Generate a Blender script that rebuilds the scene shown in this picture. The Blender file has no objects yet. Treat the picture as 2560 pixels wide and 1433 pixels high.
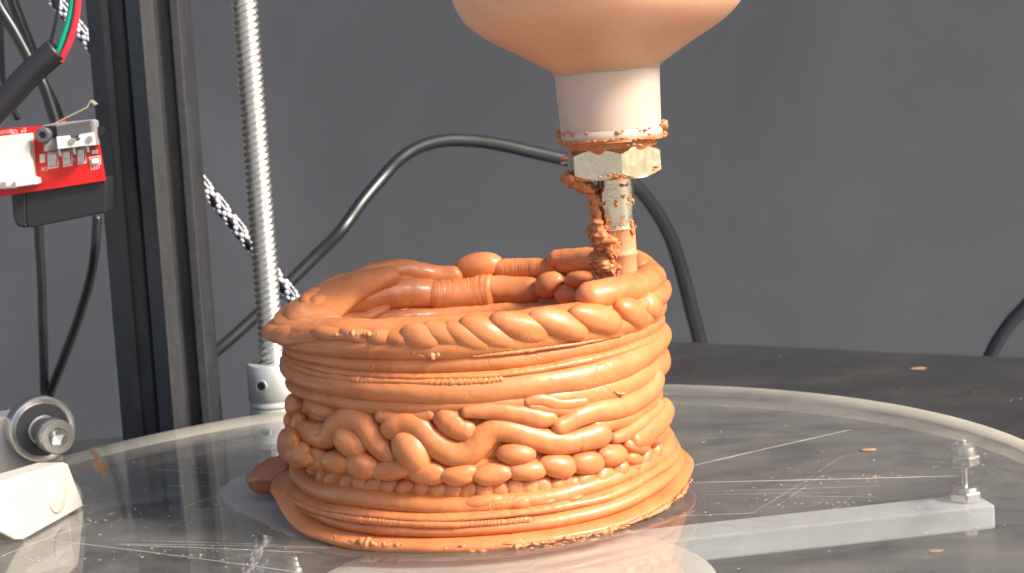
import bpy, math, random
import numpy as np
from mathutils import Vector, Matrix, noise
random.seed(7)
PI=math.pi
S=0.01                      # everything below is written in centimetres and baked to metres at the end
sc=bpy.context.scene
# ------------------------------------------------------------------ camera
F,CX,CD,CH,PIT,ROL=4312.0,0.890,39.1,9.88,0.1299,0.0728
cam_d=bpy.data.cameras.new('camera'); cam=bpy.data.objects.new('camera',cam_d); sc.collection.objects.link(cam)
sc.camera=cam
cam_d.sensor_width=36.0; cam_d.lens=F/2560*36.0
cam_d.clip_start=0.01; cam_d.clip_end=50
cam.matrix_world=Matrix.Translation((CX*S,-CD*S,CH*S)) @ Matrix.Rotation(PI/2-PIT,4,'X') @ Matrix.Rotation(-ROL,4,'Z')
cam_d.dof.use_dof=True; cam_d.dof.focus_distance=0.355; cam_d.dof.aperture_fstop=55
# ------------------------------------------------------------------ light
SUN_AZ,SUN_EL=math.radians(63),math.radians(38)     # azimuth from the camera side towards the right
sd=Vector((math.sin(SUN_AZ)*math.cos(SUN_EL),-math.cos(SUN_AZ)*math.cos(SUN_EL),math.sin(SUN_EL)))
w=bpy.data.worlds.new('World'); sc.world=w; w.use_nodes=True
nt=w.node_tree; bg=nt.nodes['Background']
sky=nt.nodes.new('ShaderNodeTexSky'); sky.sky_type='NISHITA'; sky.sun_disc=False
sky.sun_elevation=SUN_EL; sky.sun_rotation=math.atan2(sd.x,sd.y); sky.dust_density=4.0; sky.air_density=1.0; sky.ozone_density=1.0
nt.links.new(sky.outputs[0],bg.inputs[0]); bg.inputs[1].default_value=0.135
sl=bpy.data.lights.new('sun','SUN'); sl.energy=3.6; sl.angle=math.radians(11); sl.color=(1.0,0.93,0.84)
so=bpy.data.objects.new('sun',sl); sc.collection.objects.link(so); so.rotation_euler=sd.to_track_quat('Z','Y').to_euler()
sc.view_settings.view_transform='Standard'; sc.view_settings.look='None'; sc.view_settings.exposure=0.85; sc.view_settings.gamma=1
sc.cycles.max_bounces=10; sc.cycles.transparent_max_bounces=16; sc.cycles.transmission_bounces=8
sc.cycles.caustics_reflective=False; sc.cycles.caustics_refractive=False

# ------------------------------------------------------------------ where things stand: rays of the survey photograph
C0=np.array([CX,-CD,CH]); FW=np.array([0,math.cos(PIT),-math.sin(PIT)]); UP=np.array([0,math.sin(PIT),math.cos(PIT)]); RT=np.array([1.,0,0])
def ray(px,py):
    X,Y=px-1280.0,-(py-716.5)
    x=X*math.cos(ROL)+Y*math.sin(ROL); y=-X*math.sin(ROL)+Y*math.cos(ROL)
    return FW+RT*(x/F)+UP*(y/F)
def UY(px,py,Y): d=ray(px,py); return C0+d*((Y+CD)/d[1])
def UZ(px,py,z): d=ray(px,py); return C0+d*((z-CH)/d[2])
def UX(px,py,X): d=ray(px,py); return C0+d*((X-CX)/d[0])
def proj(P):
    d=np.asarray(P,float)-C0; a=d@RT; b=d@UP; c=d@FW; x=a/c*F; y=b/c*F
    return (x*math.cos(ROL)-y*math.sin(ROL)+1280, -(x*math.sin(ROL)+y*math.cos(ROL))+716.5, c)
def PC(px,py,R,far=False):           # ray against the upright cylinder of radius R about the pot's axis
    d=ray(px,py); a=d[0]**2+d[1]**2; b=C0[0]*d[0]+C0[1]*d[1]; c=C0[0]**2+C0[1]**2-R*R
    disc=b*b-a*c
    t=-b/a if disc<0 else (-b+(math.sqrt(disc) if far else -math.sqrt(disc)))/a
    P=C0+d*t; return math.atan2(P[1],P[0])%(2*PI), P[2], F/(P-C0)@FW if False else F/((P-C0)@FW)
# ------------------------------------------------------------------ objects
def link(o,parent=None):
    sc.collection.objects.link(o)
    if parent: o.parent=parent
    return o
def tag(o,label,cat,group=None):
    o['label']=label; o['category']=cat
    if group: o['group']=group
    return o
def thing(name,label,cat,loc=(0,0,0),group=None):
    o=bpy.data.objects.new(name,None); o.empty_display_size=0.01; link(o); o.location=loc
    return tag(o,label,cat,group)
def mesh(name,V,Fc,mat,parent=None,smooth=True,auto=None):
    m=bpy.data.meshes.new(name)
    V=np.asarray(V,float)
    if parent is not None: V=V-np.array(wloc(parent))
    m.from_pydata([tuple(v) for v in V],[],Fc); m.materials.append(mat)
    if smooth: m.polygons.foreach_set('use_smooth',[True]*len(m.polygons))
    m.validate(); m.update()
    if smooth and auto: m.set_sharp_from_angle(angle=math.radians(auto))
    return link(bpy.data.objects.new(name,m),parent)
def wloc(o):
    v=Vector((0,0,0))
    while o: v+=o.location; o=o.parent
    return v
def cat(*parts):                      # join (V,F) pieces into one
    V=[];Fc=[];n=0
    for v,f in parts:
        V.append(np.asarray(v,float)); Fc+= [tuple(i+n for i in q) for q in f]; n+=len(v)
    return np.concatenate(V),Fc
def spline(P,n):
    P=np.asarray(P,float); m=len(P)
    if m==2: t=np.linspace(0,1,n)[:,None]; return P[0]*(1-t)+P[1]*t
    Q=np.concatenate([[2*P[0]-P[1]],P,[2*P[-1]-P[-2]]])
    L=np.concatenate([[0],np.cumsum(np.linalg.norm(np.diff(P[:,:3] if P.shape[1]>3 else P,axis=0),axis=1)+1e-9)])
    out=[]
    for s in np.linspace(0,L[-1],n):
        i=min(max(int(np.searchsorted(L,s,side='right'))-1,0),m-2); t=(s-L[i])/(L[i+1]-L[i])
        a,b,c,d=Q[i],Q[i+1],Q[i+2],Q[i+3]
        out.append(0.5*((2*b)+(-a+c)*t+(2*a-5*b+4*c-d)*t*t+(-a+3*b-3*c+d)*t**3))
    return np.array(out)
def grid_faces(n,m,closed_u=False,closed_v=True):
    f=[]
    for i in range(n if closed_u else n-1):
        for j in range(m if closed_v else m-1):
            a=i*m+j;b=i*m+(j+1)%m;c=((i+1)%n)*m+(j+1)%m;d=((i+1)%n)*m+j
            f.append((a,b,c,d))
    return f
def tube(P,ra,rb=None,N=None,seg=20,closed=False,cap=True,power=1.0,disp=None):
    """sweep an ellipse (ra along N, rb across) along the dense path P"""
    P=np.asarray(P,float); n=len(P); ra=np.broadcast_to(np.asarray(ra,float),(n,)).copy(); rb=ra.copy() if rb is None else np.broadcast_to(np.asarray(rb,float),(n,)).copy()
    T=(np.roll(P,-1,0)-np.roll(P,1,0)) if closed else np.gradient(P,axis=0)
    T/=np.linalg.norm(T,axis=1)[:,None]+1e-12
    if N is None:
        N=np.zeros_like(P); v=np.cross(T[0],[0.3,0.2,1.]); 
        for i in range(n):
            v=v-T[i]*(v@T[i]); v/=np.linalg.norm(v); N[i]=v
    else:
        N=np.asarray(N,float); N=N-T*(N*T).sum(1)[:,None]; N/=np.linalg.norm(N,axis=1)[:,None]
    B=np.cross(T,N)
    if cap and not closed:
        L=np.concatenate([[0],np.cumsum(np.linalg.norm(np.diff(P,axis=0),axis=1))])
        for arr in (ra,rb):
            r0,r1=max(ra[0],rb[0]),max(ra[-1],rb[-1])
            for k in range(n):
                q=min(1,L[k]/r0); q2=min(1,(L[-1]-L[k])/r1)
                arr[k]*=max(0.02,math.sqrt(max(0,1-(1-q)**2)))*max(0.02,math.sqrt(max(0,1-(1-q2)**2)))
    a=np.linspace(0,2*PI,seg,endpoint=False)
    ca=np.sign(np.cos(a))*np.abs(np.cos(a))**power; sa=np.sign(np.sin(a))*np.abs(np.sin(a))**power
    V=P[:,None]+N[:,None]*(ra[:,None]*ca)[...,None]+B[:,None]*(rb[:,None]*sa)[...,None]
    if disp:
        D=np.array([[disp(V[i,j],i/(n-1),a[j]) for j in range(seg)] for i in range(n)])
        nn=V-P[:,None]; nn/=np.linalg.norm(nn,axis=2)[...,None]+1e-9
        V=V+nn*D[...,None]
    V=V.reshape(-1,3); Fc=grid_faces(n,seg,closed)
    Fc=[q[::-1] for q in Fc]
    if not closed: Fc+= [tuple(range(seg)),tuple(range((n-1)*seg,n*seg))[::-1]]
    return V,Fc
def frame(ax):
    ax=np.asarray(ax,float); ax=ax/np.linalg.norm(ax); u=np.cross([0,0,1.],ax)
    if np.linalg.norm(u)<1e-3: u=np.array([1.,0,0])
    u/=np.linalg.norm(u); return u,np.cross(ax,u),ax
def lathe(prof,org,ax=(0,0,1),seg=64,disp=None,closed=False):
    """prof [(radius, height along ax)]"""
    u,v,a=frame(ax); org=np.asarray(org,float); V=[]
    for r,h in prof:
        for k in range(seg):
            t=2*PI*k/seg; rr=r+(disp(t,h) if disp else 0); V.append(org+u*rr*math.cos(t)+v*rr*math.sin(t)+a*h)
    n=len(prof); Fc=grid_faces(n,seg,closed)
    if not closed: Fc+=[tuple(range(seg))[::-1],tuple(range((n-1)*seg,n*seg))]
    return np.array(V),Fc
def box(c,ex,ey,ez):                  # centre, half-edge vectors
    c,ex,ey,ez=[np.asarray(k,float) for k in (c,ex,ey,ez)]
    V=[c+sx*ex+sy*ey+sz*ez for sx in(-1,1) for sy in(-1,1) for sz in(-1,1)]
    Fc=[(0,1,3,2),(4,6,7,5),(0,4,5,1),(2,3,7,6),(0,2,6,4),(1,5,7,3)]
    if np.dot(np.cross(ex,ey),ez)<0: Fc=[q[::-1] for q in Fc]
    return np.array(V),Fc
def prism(poly,org,u,v,w,h0,h1):      # polygon in (u,v), extruded along w
    org,u,v,w=[np.asarray(k,float) for k in (org,u,v,w)]; n=len(poly)
    V=[org+u*a+v*b+w*h for h in (h0,h1) for a,b in poly]
    Fc=[(i,(i+1)%n,n+(i+1)%n,n+i) for i in range(n)]+[tuple(range(n))[::-1],tuple(range(n,2*n))]
    ar=sum(poly[i][0]*poly[(i+1)%n][1]-poly[(i+1)%n][0]*poly[i][1] for i in range(n))
    if ar*np.dot(np.cross(u,v),w)*(h1-h0)<0: Fc=[q[::-1] for q in Fc]
    return np.array(V),Fc
def rrect(w,h,r,k=5):
    o=[]
    for cx,cy,a0 in((w-r,h-r,0),(-w+r,h-r,90),(-w+r,-h+r,180),(w-r,-h+r,270)):
        for i in range(k+1): a=math.radians(a0+90*i/k); o.append((cx+r*math.cos(a),cy+r*math.sin(a)))
    return o
def bevel(o,wd,seg=2):
    m=o.modifiers.new('bevel','BEVEL'); m.width=wd*S; m.segments=seg; m.limit_method='ANGLE'; m.angle_limit=math.radians(40); return o
def nz(p,f,sd=0.0): return noise.noise(Vector((p[0]*f+sd,p[1]*f-sd,p[2]*f+2*sd)))

# ------------------------------------------------------------------ materials
class M:
    def __init__(s,name,col=(.5,.5,.5),rough=.5,metal=0,spec=.5,**kw):
        s.m=bpy.data.materials.new(name); s.m.use_nodes=True; s.nt=s.m.node_tree; s.b=s.nt.nodes['Principled BSDF']
        s.b.inputs['Base Color'].default_value=(*col,1); s.b.inputs['Roughness'].default_value=rough; s.b.inputs['Metallic'].default_value=metal
        s.b.inputs['Specular IOR Level'].default_value=spec
        for k,v in kw.items(): s.b.inputs[k.replace('_',' ')].default_value=v
        tc=s.nt.nodes.new('ShaderNodeTexCoord'); mp=s.nt.nodes.new('ShaderNodeMapping'); mp.inputs['Scale'].default_value=(1/S,)*3
        s.nt.links.new(tc.outputs['Object'],mp.inputs[0]); s.co=mp.outputs[0]; s.hs=None
    def node(s,t,**kw):
        n=s.nt.nodes.new(t)
        for k,v in kw.items():
            if isinstance(k,str) and hasattr(n,k): setattr(n,k,v)
        return n
    def noise(s,scale,detail=4,rough=.55,stretch=None,dist=0):
        n=s.nt.nodes.new('ShaderNodeTexNoise'); n.inputs['Scale'].default_value=scale; n.inputs['Detail'].default_value=detail; n.inputs['Roughness'].default_value=rough; n.inputs['Distortion'].default_value=dist
        co=s.co
        if stretch:
            m=s.nt.nodes.new('ShaderNodeMapping'); m.inputs['Scale'].default_value=stretch; s.nt.links.new(co,m.inputs[0]); co=m.outputs[0]
        s.nt.links.new(co,n.inputs['Vector']); return n.outputs['Fac']
    def vor(s,scale,feature='F1'):
        n=s.nt.nodes.new('ShaderNodeTexVoronoi'); n.feature=feature; n.inputs['Scale'].default_value=scale; s.nt.links.new(s.co,n.inputs['Vector']); return n
    def ramp(s,fac,stops):
        r=s.nt.nodes.new('ShaderNodeValToRGB'); e=r.color_ramp.elements
        while len(e)<len(stops): e.new(0.5)
        for el,(p,c) in zip(e,stops): el.position=p; el.color=(*c,1) if len(c)==3 else c
        s.nt.links.new(fac,r.inputs[0]); return r.outputs[0]
    def math(s,op,a,b=None):
        n=s.nt.nodes.new('ShaderNodeMath'); n.operation=op
        for i,x in enumerate((a,b)):
            if x is None: continue
            if isinstance(x,(int,float)): n.inputs[i].default_value=x
            else: s.nt.links.new(x,n.inputs[i])
        return n.outputs[0]
    def set(s,name,out): s.nt.links.new(out,s.b.inputs[name]); return s
    def bump(s,h,strength=.3,dist=.02):
        n=s.nt.nodes.new('ShaderNodeBump'); n.inputs['Strength'].default_value=strength; n.inputs['Distance'].default_value=dist*S
        s.nt.links.new(h,n.inputs['Height'])
        if s.hs: s.nt.links.new(s.hs,n.inputs['Normal'])
        s.hs=n.outputs[0]; s.nt.links.new(s.hs,s.b.inputs['Normal']); return s
def g(v): return (v,v,v)
def clay_mat(name,a,b,rough):
    m=M(name,rough=rough,spec=.42)
    m.set('Base Color',m.ramp(m.noise(.9,7,.68,dist=.5),[(.32,a),(.66,b)]))
    m.set('Roughness',m.ramp(m.noise(2.2,4,.6),[(.32,g(rough-.12)),(.66,g(rough+.16))]))
    m.bump(m.noise(2.6,2,.5),.25,.05); m.bump(m.noise(11,4,.6),.24,.014)
    m.b.inputs['Coat Weight'].default_value=.22; m.b.inputs['Coat Roughness'].default_value=.18
    pit=m.vor(5.5); d=m.ramp(pit.outputs['Distance'],[(.035,g(0)),(.075,g(1))]); m.bump(d,.35,.02)
    ve=m.vor(1.7,'DISTANCE_TO_EDGE'); cr_=m.ramp(ve.outputs['Distance'],[(.0,g(0)),(.03,g(1))]); mk=m.ramp(m.noise(.8,3,.6),[(.56,g(1)),(.62,g(0))])
    m.bump(m.math('MAXIMUM',cr_,mk),.35,.02)
    wr=m.noise(16,4,.6,stretch=(1,1,.45),dist=1.2); m.bump(m.math('MULTIPLY',wr,m.ramp(m.noise(.7,3,.6),[(.54,g(0)),(.70,g(1))])),.5,.03)
    m.b.inputs['Subsurface Weight'].default_value=.06; m.b.inputs['Subsurface Radius'].default_value=(.004,.0015,.0008); m.b.inputs['Subsurface Scale'].default_value=.3
    return m
CLAY=clay_mat('wet_clay',(.50,.158,.050),(.63,.225,.080),.38).m
CLAY_DRY=clay_mat('crumbly_clay',(.46,.155,.055),(.60,.235,.09),.5).m
t=M('clay_filled_plastic',rough=.38,spec=.4); t.set('Base Color',t.ramp(t.noise(.35,4,.55,dist=.6),[(.25,(.74,.41,.24)),(.55,(.80,.49,.31)),(.8,(.85,.58,.40))]))
t.b.inputs['Subsurface Weight'].default_value=.85; t.b.inputs['Subsurface Radius'].default_value=(.012,.006,.004); t.b.inputs['Subsurface Scale'].default_value=1.0
t.bump(t.noise(1.2,3,.5),.15,.05); BOTTLE=t.m
t=M('milky_plastic',(.72,.60,.54),.36,spec=.5); t.set('Base Color',t.ramp(t.noise(.9,3,.5,stretch=(1,1,2.2)),[(.3,(.60,.43,.33)),(.7,(.56,.47,.40))]))
t.b.inputs['Subsurface Weight'].default_value=.6; t.b.inputs['Subsurface Radius'].default_value=(.012,.009,.007); t.b.inputs['Subsurface Scale'].default_value=.5
t.bump(t.noise(3,3,.5,stretch=(.3,.3,6)),.12,.02); MILKY=t.m
t=M('zinc_steel',(.70,.63,.47),.2,1); t.set('Roughness',t.ramp(t.noise(6,4),[(.3,g(.16)),(.7,g(.34))])); STEEL=t.m
t=M('lead_screw_steel',(.80,.77,.69),.36,1); t.set('Roughness',t.ramp(t.noise(9,4),[(.3,g(.22)),(.7,g(.42))])); SCREW=t.m
t=M('bolt_steel',(.72,.70,.66),.25,1); t.bump(t.noise(20,3),.08,.01); BOLT=t.m
t=M('black_anodised',(.022,.022,.024),.42,spec=.6); t.set('Roughness',t.ramp(t.noise(3,4,stretch=(1,1,.2)),[(.3,g(.34)),(.7,g(.52))])); 
t.set('Base Color',t.ramp(t.noise(5,6,.7),[(.5,(.020,.021,.024)),(.8,(.045,.046,.05))])); t.bump(t.noise(60,2),.15,.004); ANOD=t.m
t=M('black_rubber',(.009,.010,.012),.33,spec=.6); t.bump(t.noise(8,3),.1,.01); CABLE=t.m
t=M('black_sleeve',(.022,.023,.024),.42,spec=.5); t.bump(t.noise(5,3,stretch=(1,1,1)),.12,.02); SLEEVE=t.m
t=M('printed_black',(.022,.023,.026),.38,spec=.5); wv=t.node('ShaderNodeTexWave'); wv.inputs['Scale'].default_value=7; wv.inputs['Distortion'].default_value=.4; wv.bands_direction='DIAGONAL'
t.nt.links.new(t.co,wv.inputs['Vector']); t.bump(wv.outputs['Fac'],.25,.01); PRINTB=t.m
t=M('printed_white',(.58,.54,.475),.42,spec=.5); t.b.inputs['Subsurface Weight'].default_value=.15; t.b.inputs['Subsurface Radius'].default_value=(.006,.005,.004); t.b.inputs['Subsurface Scale'].default_value=.6
t.bump(t.noise(2,3,stretch=(.6,.6,10)),.35,.03); PRINTW=t.m
PCB=M('red_circuit_board',(.72,.012,.010),.28,spec=.6).m
WHITEP=M('white_plastic',(.82,.80,.74),.35).m; WHITEI=M('white_ink',(.78,.70,.68),.5).m
GREYP=M('grey_plastic',(.10,.10,.108),.45).m; GREYM=M('matt_grey_plastic',(.30,.27,.26),.5).m; BLACKP=M('black_plastic',(.012,.011,.011),.45).m; REDP=M('red_plastic',(.8,.06,.03),.4).m
TIN=M('tin',(.62,.60,.55),.3,1).m
BRASS=M('spring_steel',(.58,.50,.40),.42,.6).m
WG=M('green_wire',(.0,.33,.20),.4).m; WB=M('blue_wire',(.03,.12,.50),.4).m; WR=M('red_wire',(.75,.03,.05),.4).m
t=M('white_nylon',(.62,.61,.68),.55); WN=t.m
t=M('bead_blasted_aluminium',(.52,.53,.50),.5,.55); t.bump(t.noise(60,2),.12,.004); ALU=t.m
t=M('bearing_seal',(.07,.072,.08),.5); SEAL=t.m
# backdrop and table
t=M('charcoal_backdrop',rough=.75,spec=.3); t.set('Base Color',t.ramp(t.noise(.06,8,.62,dist=.6),[(.28,(.044,.047,.055)),(.72,(.062,.066,.076))])); t.bump(t.noise(1.5,4),.1,.05); WALL=t.m
t=M('dusty_black_top',rough=.35,spec=.5)
dust=t.noise(.22,6,.6,stretch=(1,1.1,1)); dc=t.ramp(dust,[(.30,(.022,.022,.023)),(.52,(.031,.0305,.030)),(.78,(.050,.046,.041))])
fine=t.vor(3.3); fm=t.ramp(fine.outputs['Distance'],[(.05,g(1)),(.10,g(0))])
sel=t.ramp(t.noise(.9,2),[(.50,g(0)),(.58,g(1))])
mx=t.node('ShaderNodeMix'); mx.data_type='RGBA'; t.nt.links.new(t.math('MULTIPLY',fm,sel),mx.inputs['Factor']); t.nt.links.new(dc,mx.inputs['A']); mx.inputs['B'].default_value=(.34,.27,.20,1)
t.set('Base Color',mx.outputs['Result']); t.set('Roughness',t.ramp(dust,[(.3,g(.22)),(.7,g(.6))])); t.bump(t.noise(.5,4),.1,.05); TABLE=t.m
# clear sheet: reflects by Schlick's law, lets the rest straight through
def clear_mat(name,tint,dustlo,dusthi,dustcol,base=.04,rough=.02):
    t=M(name); nt=t.nt; nt.nodes.remove(t.b)
    out=nt.nodes['Material Output']; tr=nt.nodes.new('ShaderNodeBsdfTransparent'); tr.inputs[0].default_value=(*tint,1)
    gl=nt.nodes.new('ShaderNodeBsdfGlossy'); gl.inputs['Roughness'].default_value=rough; gl.inputs[0].default_value=(1,1,1,1)
    df=nt.nodes.new('ShaderNodeBsdfDiffuse'); df.inputs[0].default_value=(*dustcol,1)
    ge=nt.nodes.new('ShaderNodeNewGeometry'); dt=nt.nodes.new('ShaderNodeVectorMath'); dt.operation='DOT_PRODUCT'
    nt.links.new(ge.outputs['Normal'],dt.inputs[0]); nt.links.new(ge.outputs['Incoming'],dt.inputs[1])
    c=t.math('ABSOLUTE',dt.outputs['Value']); fr=t.math('ADD',t.math('MULTIPLY',t.math('POWER',t.math('SUBTRACT',1.0,c),5.0),1-base),base)
    m1=nt.nodes.new('ShaderNodeMixShader'); nt.links.new(fr,m1.inputs[0]); nt.links.new(tr.outputs[0],m1.inputs[1]); nt.links.new(gl.outputs[0],m1.inputs[2])
    d=t.ramp(t.noise(.35,7,.7,stretch=(1,1.6,1),dist=.4),[(.35,g(dustlo)),(.75,g(dusthi))])
    m2=nt.nodes.new('ShaderNodeMixShader'); nt.links.new(d,m2.inputs[0]); nt.links.new(m1.outputs[0],m2.inputs[1])
    tl=nt.nodes.new('ShaderNodeBsdfTranslucent'); tl.inputs[0].default_value=(*dustcol,1); m3=nt.nodes.new('ShaderNodeMixShader'); m3.inputs[0].default_value=.5 if name.startswith(('frost','milky','dried')) else .0
    nt.links.new(df.outputs[0],m3.inputs[1]); nt.links.new(tl.outputs[0],m3.inputs[2]); nt.links.new(m3.outputs[0],m2.inputs[2])
    nt.links.new(m2.outputs[0],out.inputs[0]); return t.m
DISC_TOP=clear_mat('scratched_clear_acrylic',(.96,.97,.96),.05,.20,(.55,.51,.46))
DISC_BOT=clear_mat('clear_acrylic_underside',(.97,.98,.97),.0,.03,(.5,.5,.48),.02)
DISC_RIM=clear_mat('frosted_cut_edge',(.8,.78,.7),.80,.95,(.86,.80,.66))
BAR=clear_mat('milky_acrylic_bar',(.85,.88,.9),.62,.90,(.88,.90,.91))
HUB=clear_mat('milky_hub',(.8,.8,.78),.85,.95,(.88,.84,.78))
SLIP=clear_mat('dried_slip_film',(.9,.9,.88),.62,.88,(.86,.80,.68))
SCR=clear_mat('scratch',(1,1,1),.35,.75,(.62,.58,.52))
# ================================================================== SETTING
ZT=-3.0
wallY=50.0
nx,nzv=60,40; V=[];xs=np.linspace(-120,120,nx); zs=np.linspace(-30,110,nzv)
for z in zs:
    for x in xs: V.append((x,wallY+.5*nz((x,0,z),.03)+.12*nz((x,9,z),.12),z))
o=mesh('backdrop',V,grid_faces(nzv,nx,False,False),WALL); o['kind']='structure'
pl=UZ(200,1100,ZT); pr=UZ(1750,858,ZT); pr2=UZ(2470,891,ZT); d=(pr2-pr)/(pr2[0]-pr[0])
bl=lambda x: pr+d*(x-pr[0])
corner=2.0
poly=[(-45,-22),(50,-22),tuple(bl(50)[:2]),tuple(bl(corner)[:2]),(corner,pl[1]),(-45,pl[1])]
V,Fc=prism(poly,(0,0,ZT),(1,0,0),(0,1,0),(0,0,1),-2.0,0)
o=mesh('table_top',V,Fc,TABLE,smooth=False); o['kind']='structure'
bpy.context.view_layer.update()
gm=M('pale_concrete_ground',rough=.8); gm.set('Base Color',gm.ramp(gm.noise(.02,4),[(.3,(.34,.33,.31)),(.7,(.46,.45,.42))]))
V,Fc=prism([(-1500,-1500),(1500,-1500),(1500,1500),(-1500,1500)],(0,0,-80),(1,0,0),(0,1,0),(0,0,1),-5,0); o=mesh('ground',V,Fc,gm.m,smooth=False); o['kind']='structure'  # unseen floor, added to bounce sunlight up as fill from below and left
# dust and clay crumbs lying about
def crumbs(name,n,fn,mat,r0,r1,seed,flat=.35):
    rnd=random.Random(seed); parts=[]
    for k in range(n):
        p=fn(rnd)
        if p is None: continue
        r=r0*(r1/r0)**(rnd.random()**2.2); a=rnd.random()*6.28; e=rnd.uniform(.5,1)
        V=[]
        for i in range(5):
            t=a+i*1.2566; V.append((p[0]+r*math.cos(t)*rnd.uniform(.6,1.2),p[1]+e*r*math.sin(t)*rnd.uniform(.6,1.2),p[2]))
        V.append((p[0],p[1],p[2]+r*flat))
        parts.append((V,[(i,(i+1)%5,5) for i in range(5)]))
    V,Fc=cat(*parts); o=mesh(name,V,Fc,mat,smooth=False); o['kind']='stuff'; return o
DX=-0.82; DY=-1.0; RD=13.9; DT=0.3
def ondisc(r):
    a=r.random()*6.283; q=RD*.985*math.sqrt(r.random()); x,y=DX+q*math.cos(a),DY+q*math.sin(a)
    if math.hypot(x,y)<5.3: return None
    return (x,y,.002)
def ontable(r):
    x=r.uniform(-14,26); y=r.uniform(-12,36)
    if x<corner+1 and y>pl[1]-1: return None
    return (x,y,ZT+.003)
DUST=M('pale_dust',(.36,.31,.25),.8).m; WOODC=M('clay_crumb',(.36,.19,.10),.85).m
o=crumbs('dust',1000,ondisc,DUST,.007,.05,1); o['label']='pale dust specks on the clear disc'
o=crumbs('table_dust',600,ontable,DUST,.012,.05,2); o['label']='pale dust specks on the black top'
o=crumbs('clay_crumbs',34,ontable,WOODC,.05,.22,3,.2); o['label']='flat clay crumbs on the black top'

def near(spots,z,spread):
    def f(r_):
        x,y=r_.choice(spots); p=UZ(x+r_.gauss(0,spread),y+r_.gauss(0,spread*.16),z); return (p[0],p[1],z+.002)
    return f
o=crumbs('dust_cluster',260,near([(2000,1175),(2080,1200),(2180,1190),(1960,1250),(2120,1260),(1850,1240),(2420,1160),(1700,1290)],0,60),DUST,.008,.04,6); o['label']='clusters of pale dust right of the pot on the clear disc'
o=crumbs('dust_cluster',260,near([(350,1380),(120,1400),(430,1300),(560,1390),(250,1290)],0,70),DUST,.01,.045,7); o['label']='clusters of pale dust on the near left of the clear disc'
for i,(x,y,z,rx,lab) in enumerate([(2170,1126,0,.34,'orange clay chip on the clear disc above the long scratch'),(2295,922,ZT,.55,'orange clay chip on the black top beyond the disc'),(2338,1378,ZT,.30,'bright orange clay chip below the end of the milky bar'),(2185,1193,0,.12,'tiny orange clay chip right of the pot near the long scratch')]):
    p=UZ(x,y,z); rs0=random.Random(i); V=[];nu,nv=14,7
    for a in range(nv):
        for b in range(nu):
            ph=PI*a/(nv-1); l=2*PI*b/nu; k_=1+.5*noise.noise(Vector((math.cos(l)*1.6+i,math.sin(l)*1.6,ph)))
            V.append((p[0]+.62*rx*k_*math.sin(ph)*math.cos(l),p[1]+rx*.4*k_*math.sin(ph)*math.sin(l),p[2]+.015+.015*math.cos(ph)))
    tag(mesh('clay_chip',V,grid_faces(nv,nu),WOODC,None),lab,'clay chip','clay chips fallen from the pot')
# ================================================================== TURNTABLE
tt=thing('turntable_disc','round clear scratched acrylic disc under the clay pot',"turntable",(DX,DY,-DT))
seg=256
def ring(r,z): return [(DX+r*math.cos(2*PI*k/seg),DY+r*math.sin(2*PI*k/seg),z) for k in range(seg)]
mesh('top_face',ring(RD-.03,0),[tuple(range(seg))],DISC_TOP,tt,False)
mesh('bottom_face',ring(RD-.03,-DT),[tuple(range(seg))[::-1]],DISC_BOT,tt,False)
V=ring(RD-.031,-.0015)+ring(RD,-.03)+ring(RD,-DT+.03)+ring(RD-.031,-DT+.0015)
mesh('rim',V,[q[::-1] for q in grid_faces(4,seg)],DISC_RIM,tt)
def scratch(a,b,wd=.02,bow=0,label=None):
    wd*=.62
    A=UZ(*a,0); B=UZ(*b,0); n=24; L=B-A; nrm=np.array([-L[1],L[0],0])/np.linalg.norm(L); V=[]
    rs=random.Random(int(a[0]*7+b[1]))
    for i in range(n):
        t=i/(n-1); c=A+L*t+nrm*(bow*math.sin(PI*t)); ww=wd*(.45+.55*math.sin(PI*min(1,max(0,t)))**.4)*rs.uniform(.65,1.1)
        V+= [c-nrm*ww/2+[0,0,.003],c+[0,0,.003+ww*.3],c+nrm*ww/2+[0,0,.003]]
    return mesh('scratch',V,grid_faces(n,3,False,False),SCR,tt,False)
for a,b,wd,bow in [((1700,1172),(2130,1074),.045,.02),((1728,1207),(2395,1190),.05,-.02),((120,1350),(760,1433),.05,.05),((290,1360),(830,1370),.025,.03),
  ((300,1362),(790,1383),.035,.02),((350,1352),(700,1362),.02,0),((380,1173),(560,1186),.02,0),((420,1215),(540,1217),.02,0),((1750,1230),(2210,1215),.015,0),((1730,1237),(2100,1232),.012,0.02),
  ((1690,1290),(1890,1283),.02,0),((1975,1240),(2200,1243),.018,0),((1880,1283),(2010,1205),.012,.0),((2010,1205),(2110,1140),.01,.03),((0,1392),(250,1300),.03,.05),((460,1270),(560,1238),.03,0.1),((1950,1260),(2100,1160),.01,.02),((1700,1100),(1960,1085),.008,0)]:
    scratch(a,b,wd,bow)
# patch of dried slip left of the pot
pts=[(548,1238),(560,1215),(600,1192),(650,1178),(720,1165),(800,1160),(900,1200),(900,1340),(760,1345),(700,1330),(650,1305),(600,1282),(565,1262)]
Q=[UZ(x,y,0) for x,y in pts]; Q=spline(Q+[Q[0]],90)[:-1]; rs=random.Random(5)
c=Q.mean(0); V=[q+[rs.uniform(-.03,.03),rs.uniform(-.06,.06),.0015-q[2]] for q in Q]+[c*[1,1,0]+[0,0,.012]]
o=mesh('slip_patch',V,[(i,(i+1)%len(Q),len(Q)) for i in range(len(Q))],SLIP,None,False); o.data.name='slip_patch'
tag(o,'pale film of dried slip on the clear disc beside the pot','clay stain')
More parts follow.
